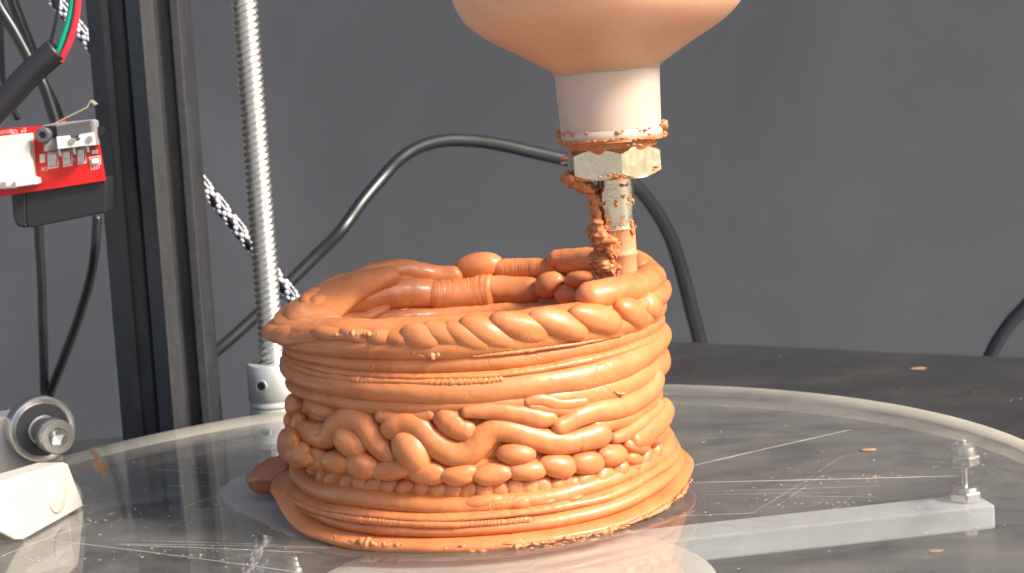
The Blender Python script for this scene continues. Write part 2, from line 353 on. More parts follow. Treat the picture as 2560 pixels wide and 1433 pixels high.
# clay smear on the disc at left
pts=[(225,1120),(245,1135),(262,1160),(275,1180),(255,1190),(232,1165),(238,1150)]
Q=[UZ(x,y,0) for x,y in pts]; Q=spline(Q+[Q[0]],50)[:-1]
V=[q+[rs.uniform(-.08,.08),rs.uniform(-.15,.15),.0025-q[2]] for q in Q]+[np.array(Q).mean(0)*[1,1,0]+[0,0,.02]]
o=mesh('clay_smear',V,[(i,(i+1)%len(Q),len(Q)) for i in range(len(Q))],clear_mat('orange_smear',(.95,.9,.85),.15,.75,(.70,.32,.12)),None,False)
tag(o,'thin orange clay smear near the left edge of the clear disc','clay stain')
# hub below the disc
hb=thing('turntable_hub','milky white round hub under the clear disc below the pot','hub',(.3,-6.0,ZT))
HC=np.array([.3,-6.0,0])
V,Fc=lathe([(.01,-.34),(3.5,-.34),(4.05,-.37),(4.22,-.46),(4.28,-.7),(4.28,-1.7),(1.2,-1.9),(1.2,ZT),(.01,ZT)],HC,seg=96)
mesh('hub_body',V,[q[::-1] for q in Fc],HUB,hb,True,35)
# bar below the disc
zb=-1.9
A=UZ(1649,1362,zb); B=UZ(2430,1276,zb); Cc=UZ(2491,1261,zb); Dd=UZ(2466,1240,zb); E0=UZ(1600,1324,zb)
u=(B-A); u/=np.linalg.norm(u); n=np.array([-u[1],u[0],0]); wid=1.25
endp=UZ(2488,1262,zb); st=endp-u*10.5
br=thing('support_bar','long milky acrylic bar under the right side of the clear disc','bar',tuple(endp*[1,1,0]+[0,0,ZT]))
c=(st+endp)/2+n*wid/2; hl=10.5/2
o=mesh('bar_body',*box(c-[0,0,.31],u*hl,n*wid/2,np.array([0,0,.31])),BAR,br,False); bevel(o,.07,3)
#o=mesh('foot',*box(endp-u*.6+n*wid/2+[0,0,-.52-(-zb*0+ (ZT*-1-1.15-.52))/2],u*.25,n*.3,np.array([0,0,(3-1.15-.52)/2])),BAR,br,False)
# bolt on the bar's end
bp=UZ(2413,1262,zb); bp[:2]=(endp-u*.55+n*wid*.5)[:2]; bx,by=UZ(2413,1250,zb)[:2]
bt=thing('threaded_bolt','small steel bolt with two nuts at the end of the milky bar','bolt',(bx,by,zb))
def hexnut(name,c,r,h,parent,rot=0,mat=BOLT,dome=.0,hole=None):
    V,Fc=prism([(r*math.cos(rot+k*PI/3),r*math.sin(rot+k*PI/3)) for k in range(6)],c,(1,0,0),(0,1,0),(0,0,1),0,h)
    o=mesh(name,V,Fc,mat,parent,False); bevel(o,r*.12,3)
    return o
hexnut('nut',(bx,by,zb),.43,.26,bt,.35); 
mesh('nut_collar',*lathe([(.01,.24),(.35,.25),(.32,.36),(.22,.40),(.01,.40)],(bx,by,zb),seg=28),BOLT,bt,True,30)
top=UY(2413,1098,by)[2]; mid=UY(2415,1163,by)[2]
V,Fc=tube(np.array([(bx,by,zb-.5+ (top-zb+.5)*i/60) for i in range(61)]),[.085+.012*(i%2) for i in range(61)],seg=18,cap=False); mesh('shank',V,Fc,BOLT,bt)
hexnut('nut',(bx,by,mid),.42,.29,bt,.6); mesh('cap_nut',*lathe([(.01,.27),(.34,.27),(.34,.38),(.31,.50),(.22,.57),(.01,.58)],(bx,by,mid),seg=28),BOLT,bt,True,30)
hexnut('nut',(bx,by,zb-.62-.26),.33,.25,bt,.2)

# ================================================================== CLAY POT
pot=thing('clay_pot','round orange pot of stacked wet clay coils and loops on the clear disc','pot',(0,0,0))
def Rsil(px,z,side):
    lo,hi=3.,7.
    for _ in range(30):
        m=(lo+hi)/2
        if side*(proj((side*m,-.7,z))[0]-px)<0: lo=m
        else: hi=m
    return math.hypot(lo,.7)
def clay_disp(amp,fr,amp2=.0,fr2=6,sd=0.):
    return lambda p,t,a: amp*nz(p,fr,sd)+(amp2*nz(p,fr2,sd+3) if amp2 else 0)
def coil(ctrl,sl,sr,rr=.32,kb=1.42,seed=0.,amp=.04,serr=0.,inset=0.,n=520,seg=22,far=None,name='coil',mat=None):
    """ctrl: (px,py,half thickness px) along the front; sl, sr: silhouettes left and right"""
    zm=PC(*ctrl[len(ctrl)//2][:2],4.9)[1]
    Rl,Rr=Rsil(sl,zm,-1),Rsil(sr,zm,1); Rf=lambda th:(Rl+Rr)/2+(Rr-Rl)/2*math.cos(th)
    C=[]
    for x,y,h in ctrl:
        R=4.9
        for _ in range(3): th,z,s=PC(x,y,R); R=Rf(th)
        C.append((th,z,h/s))
    C.sort()
    if far: C2=[(math.radians(a)+2*PI,z,h) for a,z,h in far]
    else: C2=[]
    C=C+C2+[(C[0][0]+2*PI,C[0][1],C[0][2])]
    C=np.array(C); th=np.linspace(C[0,0],C[-1,0],n,endpoint=False)
    # smooth interpolation by finite-difference hermite
    def interp(col):
        y=np.interp(th,C[:,0],C[:,col]); k=13; yy=np.concatenate([y[-k:],y,y[:k]]); ker=np.hanning(2*k+1); ker/=ker.sum(); return np.convolve(yy,ker,'valid')
    z=interp(1);h=interp(2)
    R=np.array([Rf(a) for a in th])
    R=R-rr-inset+.035*np.array([nz((math.cos(a)*2,math.sin(a)*2,zm),1.1,seed) for a in th])
    z=z+.03*np.array([nz((math.cos(a)*2,math.sin(a)*2,zm),1.4,seed+5) for a in th])
    P=np.stack([R*np.cos(th),R*np.sin(th),z],1); N=np.stack([np.cos(th),np.sin(th),0*th],1)
    def dd(p,t,a):
        v=amp*.5*nz(p,1.3,seed)+.007*nz(p,7,seed)
        if serr:
            wv=math.cos(a)*1.0
            lower=max(0,math.cos(a+.9*(1)))**2
            s=t*2*PI*5
            m=max(0,nz((t*9,seed,0),1.)+.25)
            v+=serr*lower*m*1.6*(abs(((s*3.4+.5*nz(p,3))%1)-.5)*2-.5)*math.copysign(1,1)+serr*.5*lower*nz(p,12,seed)
        return v
    V,Fc=tube(P,rr,h*kb,N,seg,closed=True,disp=dd)
    return mesh(name,V,Fc,mat or CLAY,pot)
sil=lambda y:0
COILS=[
 # brim
 dict(ctrl=[(690,1245,26),(735,1322,28),(800,1350,25),(900,1368,24),(1040,1374,24),(1150,1374,24),(1285,1366,24),(1420,1346,24),(1540,1316,22),(1640,1275,20),(1700,1235,20),(1728,1190,20)],sl=684,sr=1737,rr=.95,kb=1.15,amp=.06,seed=1.),
 dict(ctrl=[(722,1250,17),(765,1283,18),(820,1306,19),(900,1322,18),(1004,1329,18),(1150,1330,18),(1285,1320,18),(1420,1303,19),(1520,1279,19),(1610,1240,18),(1670,1200,18)],sl=712,sr=1712,rr=.42,seed=2.),
 dict(ctrl=[(722,1230,10),(758,1255,11),(802,1274,11),(870,1287,11),(1004,1298,11),(1150,1298,11),(1250,1292,11),(1386,1275,12),(1500,1252,13),(1600,1213,14),(1660,1175,14)],sl=712,sr=1702,rr=.34,serr=.035,seed=3.),
 dict(ctrl=[(735,1200,24),(780,1232,24),(836,1246,24),(903,1256,23),(1004,1266,22),(1130,1270,21),(1200,1268,20),(1300,1258,20),(1400,1243,20),(1500,1218,20),(1590,1185,20),(1650,1150,20)],sl=724,sr=1690,rr=.34,seed=4.),
 # carrier behind small beads
 dict(ctrl=[(740,1165,22),(816,1196,20),(924,1212,20),(1092,1224,20),(1265,1220,20),(1420,1206,22),(1540,1175,24),(1640,1130,24)],sl=748,sr=1668,rr=.32,seed=5.,inset=.02,amp=.09),
 # carrier behind large beads and waves
 dict(ctrl=[(720,1125,26),(820,1158,26),(971,1172,26),(1139,1182,26),(1322,1172,26),(1480,1150,26),(1600,1110,26),(1650,1080,26)],sl=718,sr=1668,rr=.32,seed=6.,inset=.06,amp=.05),
 dict(ctrl=[(720,1075,36),(820,1105,36),(971,1122,36),(1139,1130,36),(1322,1120,36),(1480,1095,36),(1600,1050,36),(1655,1010,36)],sl=722,sr=1672,rr=.32,seed=6.5,inset=.13,amp=.05),
 dict(ctrl=[(720,1020,34),(820,1052,36),(971,1070,36),(1139,1076,36),(1322,1066,34),(1480,1040,34),(1600,1000,34),(1655,965,34)],sl=724,sr=1668,rr=.32,seed=7.,inset=.13,amp=.05),
 # band beneath the big coil
 dict(ctrl=[(715,965,14),(768,992,16),(820,1002,20),(870,1012,20),(971,1018,22),(1072,1020,20),(1150,1012,18),(1250,1010,22),(1400,1000,26),(1500,985,30),(1600,955,28),(1650,930,26)],sl=712,sr=1676,rr=.34,seed=8.),
 # big smooth coil
 dict(ctrl=[(703,925,26),(740,948,27),(800,962,27),(879,974,26),(991,982,27),(1100,986,30),(1196,984,31),(1290,974,30),(1396,962,30),(1487,946,32),(1560,922,32),(1625,890,28),(1665,860,24)],sl=700,sr=1680,rr=.36,kb=1.38,seed=9.),
 dict(ctrl=[(712,896,9),(740,910,10),(795,925,12),(879,938,13),(991,946,11),(1102,946,10),(1200,943,10),(1276,935,10),(1359,925,10),(1443,909,12),(1527,890,13),(1597,868,14),(1650,845,14)],sl=706,sr=1668,rr=.36,serr=.035,seed=10.),
 dict(ctrl=[(706,872,16),(740,888,16),(800,902,17),(880,912,18),(960,915,20),(1050,917,21),(1150,912,23),(1262,903,22),(1373,889,22),(1470,873,22),(1560,850,22),(1640,822,22)],sl=704,sr=1660,rr=.32,seed=11.),
 # under the braid
 dict(ctrl=[(700,845,22),(760,865,22),(850,872,22),(980,876,24),(1100,872,26),(1200,866,26),(1300,854,28),(1400,842,28),(1500,828,26),(1600,804,24),(1650,780,24)],sl=694,sr=1662,rr=.34,seed=12.,inset=-.04,amp=.06),
]
for c in COILS: coil(**c)
# beads
def bead(px,py,rx,ry,rot=0,R=None,sl=705,sr=1670,rr=None,off=0,seed=None,name='bead',far=False,Rabs=None,pw=.9,mat=None,amp=.06):
    if Rabs: Rf=lambda th:Rabs
    else:
        z0=PC(px,py,4.7)[1]; Rl,Rr=Rsil(sl,z0,-1),Rsil(sr,z0,1); Rf=lambda th:(Rl+Rr)/2+(Rr-Rl)/2*math.cos(th)
    Ro=4.7
    for _ in range(4): th,z,s=PC(px,py,Ro,far); Ro=Rf(th)+off
    return bead_at(th,z,rx/s/max(.55,abs(math.sin(th))),ry/s,rot,Ro,rr,seed if seed is not None else px*.37,name,amp,-1 if far else 1,mat)
def bead_at(th,z,a,b,rot,Ro,rr=None,seed=0.,name='bead',amp=.06,inner=1,mat=None):
    rr=rr or min(a,b)*.95
    Rc=Ro-rr if inner>0 else Ro+rr
    er=np.array([math.cos(th),math.sin(th),0]); et=np.array([-math.sin(th),math.cos(th),0])*inner; ez=np.array([0,0,1.])
    ru=et*math.cos(rot)-ez*math.sin(rot); rv=et*math.sin(rot)+ez*math.cos(rot); c=er*Rc+ez*z
    nu,nv=22,15; V=[]
    for i in range(nv):
        ph=PI*i/(nv-1)
        for j in range(nu):
            l=2*PI*j/nu; x,y,q=math.cos(ph),math.sin(ph)*math.cos(l),math.sin(ph)*math.sin(l)
            k=1+amp*1.6*nz((x,y,q),.9,seed)+amp*.5*nz((x,y,q),2.3,seed+4)
            V.append(c+(ru*a*x+rv*b*y+er*rr*q)*k)
    return mesh(name,V,grid_faces(nv,nu),mat or CLAY,pot)
# small twisted beads
rs=random.Random(11)
SB=[(745,1168),(768,1184),(793,1193),(822,1201),(856,1209),(890,1215),(924,1218),(962,1221),(1004,1224),(1045,1228),(1088,1228),(1128,1231),(1170,1229),(1212,1229),(1250,1227),(1288,1226),(1326,1225),(1362,1222),(1398,1219),(1432,1215)]
for x,y in SB: bead(x,y,rs.uniform(27,33),rs.uniform(24,28),-rs.uniform(.5,1.0),sl=738,sr=1680,rr=.17,amp=.15)
for x,y,a,b in [(1470,1208,32,26),(1520,1195,28,24),(1562,1180,24,24),(1596,1166,22,24),(1628,1148,20,22),(1655,1122,18,20)]: bead(x,y,a*1.2,b*1.15,-.7,sl=738,sr=1688,rr=.22,amp=.12)
for x,y,a,b in [(1205,1262,64,22),(1308,1262,44,20),(1370,1257,34,14),(1440,1248,30,12)]: bead(x,y,a,b,-.08,sl=724,sr=1698,rr=.24,amp=.08)
# large beads
for x,y,a,b,r in [(702,1118,44,40,.3),(722,1142,32,28,.3),(735,1148,26,24,0),(772,1150,28,28,0),(822,1162,32,28,.1),(890,1170,41,33,0),(971,1180,48,26,.15),(1058,1188,50,28,-.1),(1143,1193,48,27,0),(1233,1191,48,26,.05),(1322,1181,47,26,-.12),(1406,1168,44,27,-.25),(1480,1160,42,27,-.15),(1548,1142,36,26,-.2),(1612,1116,32,22,-.25),(1650,1096,24,22,-.3),(1600,1150,22,18,-.4)]:
    bead(x,y,a*1.12,b*1.12,-r,sl=700 if x>740 else 678,sr=1690,rr=.22,off=.0,amp=.10 if x>740 else .18)
for k in range(9):                          # round the back
    for zz,R,a in ((1.02,4.42,.21),(1.45,4.45,.33),(4.0,4.4,.36)):
        bead_at(math.radians(12+k*19+rs.uniform(-4,4)),zz,a,a*.75,-.3,R,seed=k*3.+zz)
# strands
def strand(pts,r,sl=705,sr=1680,off=0.,seed=0.,Rabs=None,far=False,name='loop',flat=.88,seg=22,n=None,amp=.05,ridge=0.,cyc=0,mat=None):
    if name in('inner_coil','rim_coil') and not ridge: ridge=.034
    Q=[]
    for q in pts:
        px,py=q[:2]; k=q[2] if len(q)>2 else 1.; o2=q[3] if len(q)>3 else 0.
        if Rabs: Rf=lambda th:Rabs
        else:
            z0=PC(px,py,4.7)[1]; Rl,Rr=Rsil(sl,z0,-1),Rsil(sr,z0,1); Rf=lambda th:(Rl+Rr)/2+(Rr-Rl)/2*math.cos(th)
        Ro=4.7
        for _ in range(4): th,z,s=PC(px,py,Ro,far); Ro=Rf(th)+off+o2
        rc=r*k/s; Rc=Ro-rc*flat if not far else Ro+rc*flat
        Q.append((Rc*math.cos(th),Rc*math.sin(th),z,rc))
    D=spline(Q,n or (max(110,len(pts)*22) if ridge else max(40,len(pts)*12))); P=D[:,:3]; N=P*[1,1,0]; N/=np.linalg.norm(N,axis=1)[:,None]
    def dd(p,t,a):
        v=amp*.6*nz(p,1.7,seed)+.008*nz(p,6,seed)
        if ridge:
            m=max(0,nz(p,.7,seed+31)+.12)*2; q_=noise.noise(Vector((t*26*max(1,len(pts)/6)+.8*math.sin(a+seed),a*.35,seed))); v+=ridge*m*(.35-abs(q_))
        if cyc:
            m=min(1,max(0,nz(p,.5,seed+3)*2.5+.45)); ph=(t*cyc+1.7*nz(p,1.3,seed)+.8*nz(p,4,seed)+.12*a)%1; v+=amp*1.5*m*(.45+.9*abs(nz(p,3,seed+8)))*((1-ph) if ph>.3 else ph*2.4)
        return v
    V,Fc=tube(P,D[:,3]*flat,D[:,3],N,seg,disp=dd)
    return mesh(name,V,Fc,mat or CLAY,pot)
# wave strands of the middle course
strand([(735,1040,.6),(728,1075,.9),(762,1092,1),(798,1096,1),(822,1070,1.05),(856,1055,1.1),(889,1062,1.1),(913,1092,1.05),(935,1122,1),(962,1140,.9),(985,1132,.8,-.1)],33,off=.02,seed=20.)
strand([(952,1092,.8,-.1),(968,1076,.95),(998,1066,1.05),(1031,1072,1.05),(1062,1100,1.05),(1095,1126,1.08),(1132,1142,1.1),(1168,1138,1.1),(1192,1118,1.1),(1212,1095,1.05),(1240,1080,1),(1280,1082,1),(1330,1096,1),(1380,1108,1),(1425,1110,.95),(1475,1100,.95),(1510,1090,.9)],33,off=.04,seed=21.)
bead(1014,1136,62,47,.95,sl=705,sr=1690,rr=.36,off=.16,seed=3.,name='loop',amp=.05)
bead(853,1112,44,39,.35,sl=700,sr=1690,rr=.3,off=.06)
bead(712,1017,22,32,0,sl=704,sr=1690,rr=.28); bead(782,1024,46,25,.12,sl=712,sr=1690,rr=.26); bead(708,1056,14,24,0,sl=704,sr=1690,rr=.2)
bead(1296,1140,54,31,.1,sl=705,sr=1690,rr=.28,off=.05)
strand([(1075,1046,.7),(1100,1052,.95),(1132,1068,1.1),(1160,1078,.9),(1188,1070,.6)],35,off=.03,seed=23.)
strand([(930,1040,.8),(980,1048,1),(1040,1046,.9),(1085,1034,.7)],22,off=-.04,seed=24.)
strand([(1150,1036,.5),(1200,1030,.95),(1258,1032,1.1),(1322,1042,1.15),(1368,1050,1.),(1400,1046,.6)],24,off=.03,seed=25.)
strand([(1310,1010,.5),(1350,1002,.9),(1400,1012,1),(1450,1008,.7),(1475,1000,.4)],20,off=.0,seed=26.)
strand([(1318,1014,.5),(1370,1022,.9),(1420,1026,1),(1460,1016,.6)],19,off=-.02,seed=27.)
strand([(1385,1076,.7),(1420,1064,.9),(1453,1046,1),(1490,1034,1.05),(1538,1026,1.1),(1588,1012,1.1),(1625,994,1.1),(1652,965,1.1),(1668,925,1.)],28,off=.05,sr=1682,seed=28.)
strand([(1440,1112,.9),(1480,1100,1.05),(1515,1092,1.1),(1545,1088,.9)],32,off=.07,seed=29.)
strand([(1535,1100,.7),(1575,1086,.9),(1612,1062,1),(1645,1036,1),(1668,1005,1)],22,off=.05,sr=1676,seed=30.)
strand([(1480,1070,.8),(1530,1062,1),(1580,1046,1),(1630,1020,1),(1655,1000,.9)],26,off=.0,sr=1676,seed=31.)
strand([(1590,1110,.7),(1630,1090,1.1),(1665,1060,1.3),(1684,1030,1.2),(1690,1000,.9)],30,off=.04,sr=1690,seed=32.)
# pleated edges of the thin squeezed coils
strand([(722,1252),(765,1273),(820,1290),(900,1303),(1004,1312),(1120,1315),(1250,1308),(1330,1300)],8,sl=710,sr=1704,off=.035,name='pleated_edge',n=900,seg=10,amp=.026,cyc=66,seed=70.)
strand([(716,908),(745,922),(795,938),(879,951),(991,956),(1102,957),(1200,954),(1260,949)],7,sl=704,sr=1668,off=.035,name='pleated_edge',n=700,seg=10,amp=.028,cyc=50,seed=72.)
strand([(1180,892),(1262,884),(1373,870),(1470,856),(1560,836)],4,sl=704,sr=1664,off=.02,name='pleated_edge',n=300,seg=8,amp=.02,cyc=24,seed=73.)
# braid below the rim, front
for x,y,a,b,r,o2 in [(1050,850,62,38,.2,.05),(1110,846,72,38,.35,.02),(1165,850,74,38,.42,.05),(1222,838,78,37,.45,.06),(1308,824,80,38,.38,.07),(1412,815,80,38,.38,.08),(1512,800,72,39,.36,.08),(1605,784,44,36,.4,.06),(1652,765,30,40,.2,.0)]:
    bead(x,y,a,b,r,sl=690,sr=1682,rr=.30,off=o2-.035,name='loop',amp=.08)
for x,y,a,b,r in [(812,838,60,22,0),(880,846,62,22,.1),(945,850,52,24,0),(995,856,50,30,.1)]: bead(x,y,a,b,r,sl=680,sr=1680,rr=.3,off=-.09,amp=.12)

# ---- rim: lit top course. Values (angle, radius, z, radial half width, half height)
def course(tab,seed,name='rim_coil',n=420,amp=.06,seg=26,closed=False,ridges=0.):
    T=[]
    for q in tab: T.append((math.radians(q[0]),)+tuple(q[1:]))
    T=np.array(T); D=spline(np.array([(r*math.cos(a),r*math.sin(a),z,w_,h_) for a,r,z,w_,h_ in T]),n)
    P=D[:,:3]; N=P*[1,1,0]; N/=np.linalg.norm(N,axis=1)[:,None]
    def dd(p,t,a): 
        v=amp*nz(p,1.2,seed)+.012*nz(p,5,seed)
        if ridges: v+=ridges*max(0,nz(p,.8,seed+9)+.1)*nz((t*60,a*.6,0),1.0,seed)
        return v
    V,Fc=tube(P,D[:,3],D[:,4],N,seg,disp=dd); return mesh(name,V,Fc,CLAY,pot)
def rimz(px,py,R,far=False): a,z,s=PC(px,py,R,far); return math.degrees(a),z
front=[rimz(x,y,4.3) for x,y in [(760,805),(900,808),(1050,800),(1150,797),(1300,786),(1450,775),(1560,765)]]
back=[rimz(x,y,4.3,True) for x,y in [(767,745),(851,714),(935,682),(1005,668),(1088,682),(1150,675),(1262,668),(1356,668),(1443,655),(1530,650),(1600,668)]]
# body behind the coils
nA=180; prof=[(4.6,.05),(4.05,.3),(3.95,2.0),(3.95,4.0),(3.9,4.25),(3.75,4.32),(3.45,4.2),(3.4,3.6),(3.38,2.0),(3.38,.45),(.01,.45)]
V,Fc=lathe(prof,(0,0,0),seg=160,disp=lambda t,h:.04*noise.noise(Vector((math.cos(t)*3,math.sin(t)*3,h*2))))
mesh('wall',V,[q for q in Fc[:-2]]+[Fc[-2],Fc[-1]],CLAY,pot)
# front rim top, right to left, then the broad flattened left side
course([(345,3.9,4.42,.42,.24),(325,3.87,4.46,.42,.26),(305,3.85,4.48,.42,.27),(285,3.84,4.50,.42,.27),(265,3.84,4.52,.42,.27),(245,3.85,4.50,.44,.27),(228,3.88,4.46,.5,.27),(212,3.92,4.42,.6,.26),(196,3.9,4.38,.72,.25),(182,3.85,4.42,.80,.24),(168,3.8,4.52,.78,.25),(154,3.75,4.62,.66,.26),(140,3.75,4.70,.52,.26),(126,3.8,4.78,.42,.26)],40.,n=460)
course([(226,4.1,4.40,.36,.26),(208,4.26,4.30,.40,.26),(195,4.36,4.24,.46,.24),(183,4.38,4.22,.46,.22),(172,4.25,4.34,.42,.22),(160,4.1,4.45,.4,.24),(148,3.95,4.55,.4,.26)],41.,amp=.05)
course([(214,3.78,4.42,.5,.24),(197,3.72,4.46,.62,.27),(182,3.62,4.54,.72,.30),(167,3.5,4.64,.70,.33),(152,3.48,4.74,.58,.33),(137,3.52,4.83,.44,.30),(122,3.6,4.86,.30,.24)],43.,amp=.05)
# back wall, inner faces
K=dict(far=True)
strand([(700,812,.3),(735,786,.55),(790,755,.85),(850,724,1),(935,694,1.05),(1005,680,1.15),(1060,690,1.1),(1110,697,1.05),(1160,690,.9)],27,Rabs=3.62,seed=50.,name='rim_coil',amp=.09,**K)
strand([(960,712,.6),(1000,703,.9),(1040,705,.95),(1075,714,.6)],15,Rabs=3.60,seed=50.5,name='rim_coil',**K)
bead(1195,672,66,38,-.12,Rabs=3.6,rr=.34,far=True,name='rim_coil')
strand([(1225,672,.9),(1290,674,1.),(1350,676,1),(1395,672,.9)],26,Rabs=3.68,seed=51.,name='rim_coil',**K)
strand([(1378,668,.9),(1420,661,1.05),(1490,659,1.1),(1560,668,1.1),(1605,680,1)],30,Rabs=3.62,seed=52.,name='rim_coil',**K)
strand([(730,812,.5),(780,790,.8),(830,770,1.),(890,756,1.08),(950,745,1.1),(1010,738,1.1),(1060,737,1.08),(1112,742,1)],37,Rabs=3.25,seed=53.,name='inner_coil',**K)
strand([(1066,742,.9),(1120,743,1),(1170,742,1.1),(1215,735,1.12),(1250,733,1)],39,Rabs=3.2,seed=54.,name='inner_coil',**K)
strand([(1195,728,.9),(1250,730,1.05),(1300,733,1.05),(1345,730,.9)],35,Rabs=3.25,seed=55.,name='inner_coil',**K)
strand([(860,806,.9),(940,800,1),(1060,795,1),(1200,785,1),(1330,780,1),(1420,784,.9)],22,Rabs=3.15,seed=56.,name='inner_coil',**K)
bead(942,790,46,19,-.15,Rabs=3.12,rr=.2,far=True)
for x,y,a,b,r in [(1357,716,37,33,.5),(1430,702,34,22,.1),(1406,744,33,30,0),(1483,714,29,34,.3),(1462,752,34,22,0),(1512,742,26,30,0),(1540,715,26,34,0)]:
    bead(x,y,a,b,-r,Rabs=3.1,rr=.28,far=True)
# the coil being laid, curling round the right side and ending under the nozzle
def cz(px,py,R): a,z,s=PC(px,py,R); return math.degrees(a),z
zz1=cz(1545,738,4.2)[1]; zz2=cz(1620,712,4.2)[1]; print('zz',zz1,zz2)
course([(62,3.95,4.92,.30,.26),(40,3.98,4.95,.32,.28),(20,4.0,4.96,.34,.30),(2,4.02,zz2+.0,.36,.32),(-14,4.02,zz2-.02,.36,.33),(-30,4.0,zz2-.02,.36,.33),(-44,3.95,zz1+.03,.36,.33),(-54,3.85,zz1,.34,.32)],60.,amp=.04,name='rim_coil')
course([(50,4.0,4.5,.36,.24),(20,4.1,4.5,.38,.26),(0,4.14,4.5,.38,.27),(-20,4.12,4.46,.38,.26),(-40,4.0,4.42,.38,.24)],61.,amp=.05,name='rim_coil')
# torn crumbs on the brim
def rough_lump(c,r,seed,parent,name='clay_shred',mat=CLAY_DRY,amp=.5,fr=2.2,nu=20,nv=14):
    V=[]
    for i in range(nv):
        ph=PI*i/(nv-1)
        for j in range(nu):
            l=2*PI*j/nu; d=np.array([math.sin(ph)*math.cos(l),math.sin(ph)*math.sin(l),math.cos(ph)])
            k=1+amp*nz(d,fr,seed)+amp*.7*nz(d,fr*2.7,seed+7)
            V.append(np.asarray(c)+d*np.asarray(r)*k)
    return V,grid_faces(nv,nu)
parts=[]
for k in range(46):
    x=rs.choice([rs.uniform(830,1000),rs.uniform(1290,1600)]) if k<38 else rs.uniform(760,1600)
    yb=np.interp(x,[690,760,850,1000,1150,1350,1500,1640,1720],[1270,1335,1352,1362,1365,1356,1330,1290,1230])+rs.uniform(0,18)
    a,z,s=PC(x,yb,4.85); p=np.array([4.83*math.cos(a),4.83*math.sin(a),z])
    parts.append(rough_lump(p,(rs.uniform(.04,.12),rs.uniform(.02,.04),rs.uniform(.015,.035)),k*1.7,None,nu=10,nv=7,amp=.9))
V,Fc=cat(*parts); o=mesh('torn_edge',V,Fc,CLAY_DRY,pot)
def tear(pts,r,seed,R=4.83,amp=.11,name='torn_edge',n=150):
    Q=[]
    for x,y in pts: a,z,sc_=PC(x,y,R); Q.append((R*math.cos(a),R*math.sin(a),z))
    D=spline(Q,n)[:,:3]; V,Fc=tube(D,[r*(.7+.9*abs(nz(p,1.3,seed))) for p in D],None,None,14,disp=lambda p,t,a:amp*nz(p,4,seed)+amp*.7*nz(p,10,seed+2)); return mesh(name,V,Fc,CLAY_DRY,pot)
tear([(824,1352),(850,1358),(900,1356),(960,1362),(1030,1366)],.05,1.)
tear([(840,1340),(834,1354),(828,1366)],.03,2.,4.80,amp=.07)
tear([(1100,1372),(1200,1374),(1290,1366),(1380,1352),(1460,1340),(1540,1322)],.035,3.,amp=.08,n=260)
tear([(1500,1330),(1580,1305),(1650,1275),(1700,1240),(1728,1200)],.035,4.,amp=.06)
tear([(745,845),(790,850),(840,840),(900,836),(960,842)],.03,5.,4.42,amp=.12)
tear([(760,870),(790,878),(850,868),(930,866)],.02,6.,4.45,amp=.06)
tear([(1010,858),(1040,884),(1090,888),(1112,862)],.03,7.,4.42,amp=.09)
tear([(1535,978),(1545,985),(1560,984)],.03,8.,4.42,amp=.05,n=40)
tear([(928,925),(938,912),(948,898)],.012,9.,4.46,amp=.02,n=30)
# loose lump at the left
c=UZ(668,1232,.35); lp=thing('clay_lump','dark brown loose clay lump on the disc at the left foot of the pot','clay lump',(c[0]-.2,c[1]+.6,0))
V=[];nu,nv=40,26; c=np.array([c[0]+.15,c[1]+.9,.50])
for i in range(nv):
    ph=PI*i/(nv-1)
    for j in range(nu):
        l=2*PI*j/nu; d=np.array([math.sin(ph)*math.cos(l),math.sin(ph)*math.sin(l),math.cos(ph)])
        k=1+.22*nz(d,1.1,3)+.10*nz(d,3.1,8)
        p=c+d*np.array([.72,.6,.46])*k; p[2]=max(p[2],.004)
        if d[0]>0: p[2]+=.25*d[0]
        V.append(p)
mesh('lump_body',V,grid_faces(nv,nu),clay_mat('dark_wet_clay',(.36,.115,.042),(.46,.16,.06),.3).m,lp)  # darker than the pot's clay: the shade on the lump is in the colour
# ================================================================== BOTTLE, NUT, NOZZLE
NY=-.9
def zx(py,cx=1525): return UY(cx,py,NY)
ax0=UY(1508,60,NY); ax1=UY(1551,640,NY)
axd=(ax0-ax1)/np.linalg.norm(ax0-ax1)
sN=F/((ax0-C0)@FW)
def hh(py):                       # height along the axis measured from ax1
    x=1556+(py-640)*(1512-1556)/(60-640); return (UY(x,py,NY)-ax1)@axd
bot=thing('clay_bottle','upturned translucent plastic bottle full of orange clay above the pot','bottle',tuple(ax1+axd*hh(345)))
pr_=[(.01,hh(-700)),(370,hh(-700)),(382,hh(-620)),(384,hh(-150)),(381,hh(-70)),(372,hh(-30)),(362,hh(0)),(346,hh(28)),(326,hh(50)),(298,hh(73)),(262,hh(95)),(222,hh(117)),(182,hh(141)),(150,hh(161)),(136,hh(171)),(133,hh(180))]
P=spline([(r,0,h) for r,h in pr_[2:]],70); prof=[(.01,pr_[0][1]),(pr_[1][0]/sN,pr_[1][1])]+[(p[0]/sN,p[2]) for p in P]
V,Fc=lathe([(r,h) for r,h in prof],ax1,axd,128,disp=lambda t,h:.015*noise.noise(Vector((math.cos(t)*2,math.sin(t)*2,h*1.0)))); Fc=[q[::-1] for q in Fc]
mesh('bottle_body',V,Fc[:-2]+[Fc[-2]],BOTTLE,bot)
k=1/sN
V,Fc=lathe([(134*k,hh(176)),(133*k,hh(183)),(131*k,hh(210)),(129*k,hh(260)),(127*k,hh(318)),(126.5*k,hh(322)),(129*k,hh(325)),(130*k,hh(335)),(129*k,hh(345)),(126*k,hh(349)),(100*k,hh(349))],ax1,axd,96)
mesh('neck',V,[q[::-1] for q in Fc],MILKY,bot,True,40)
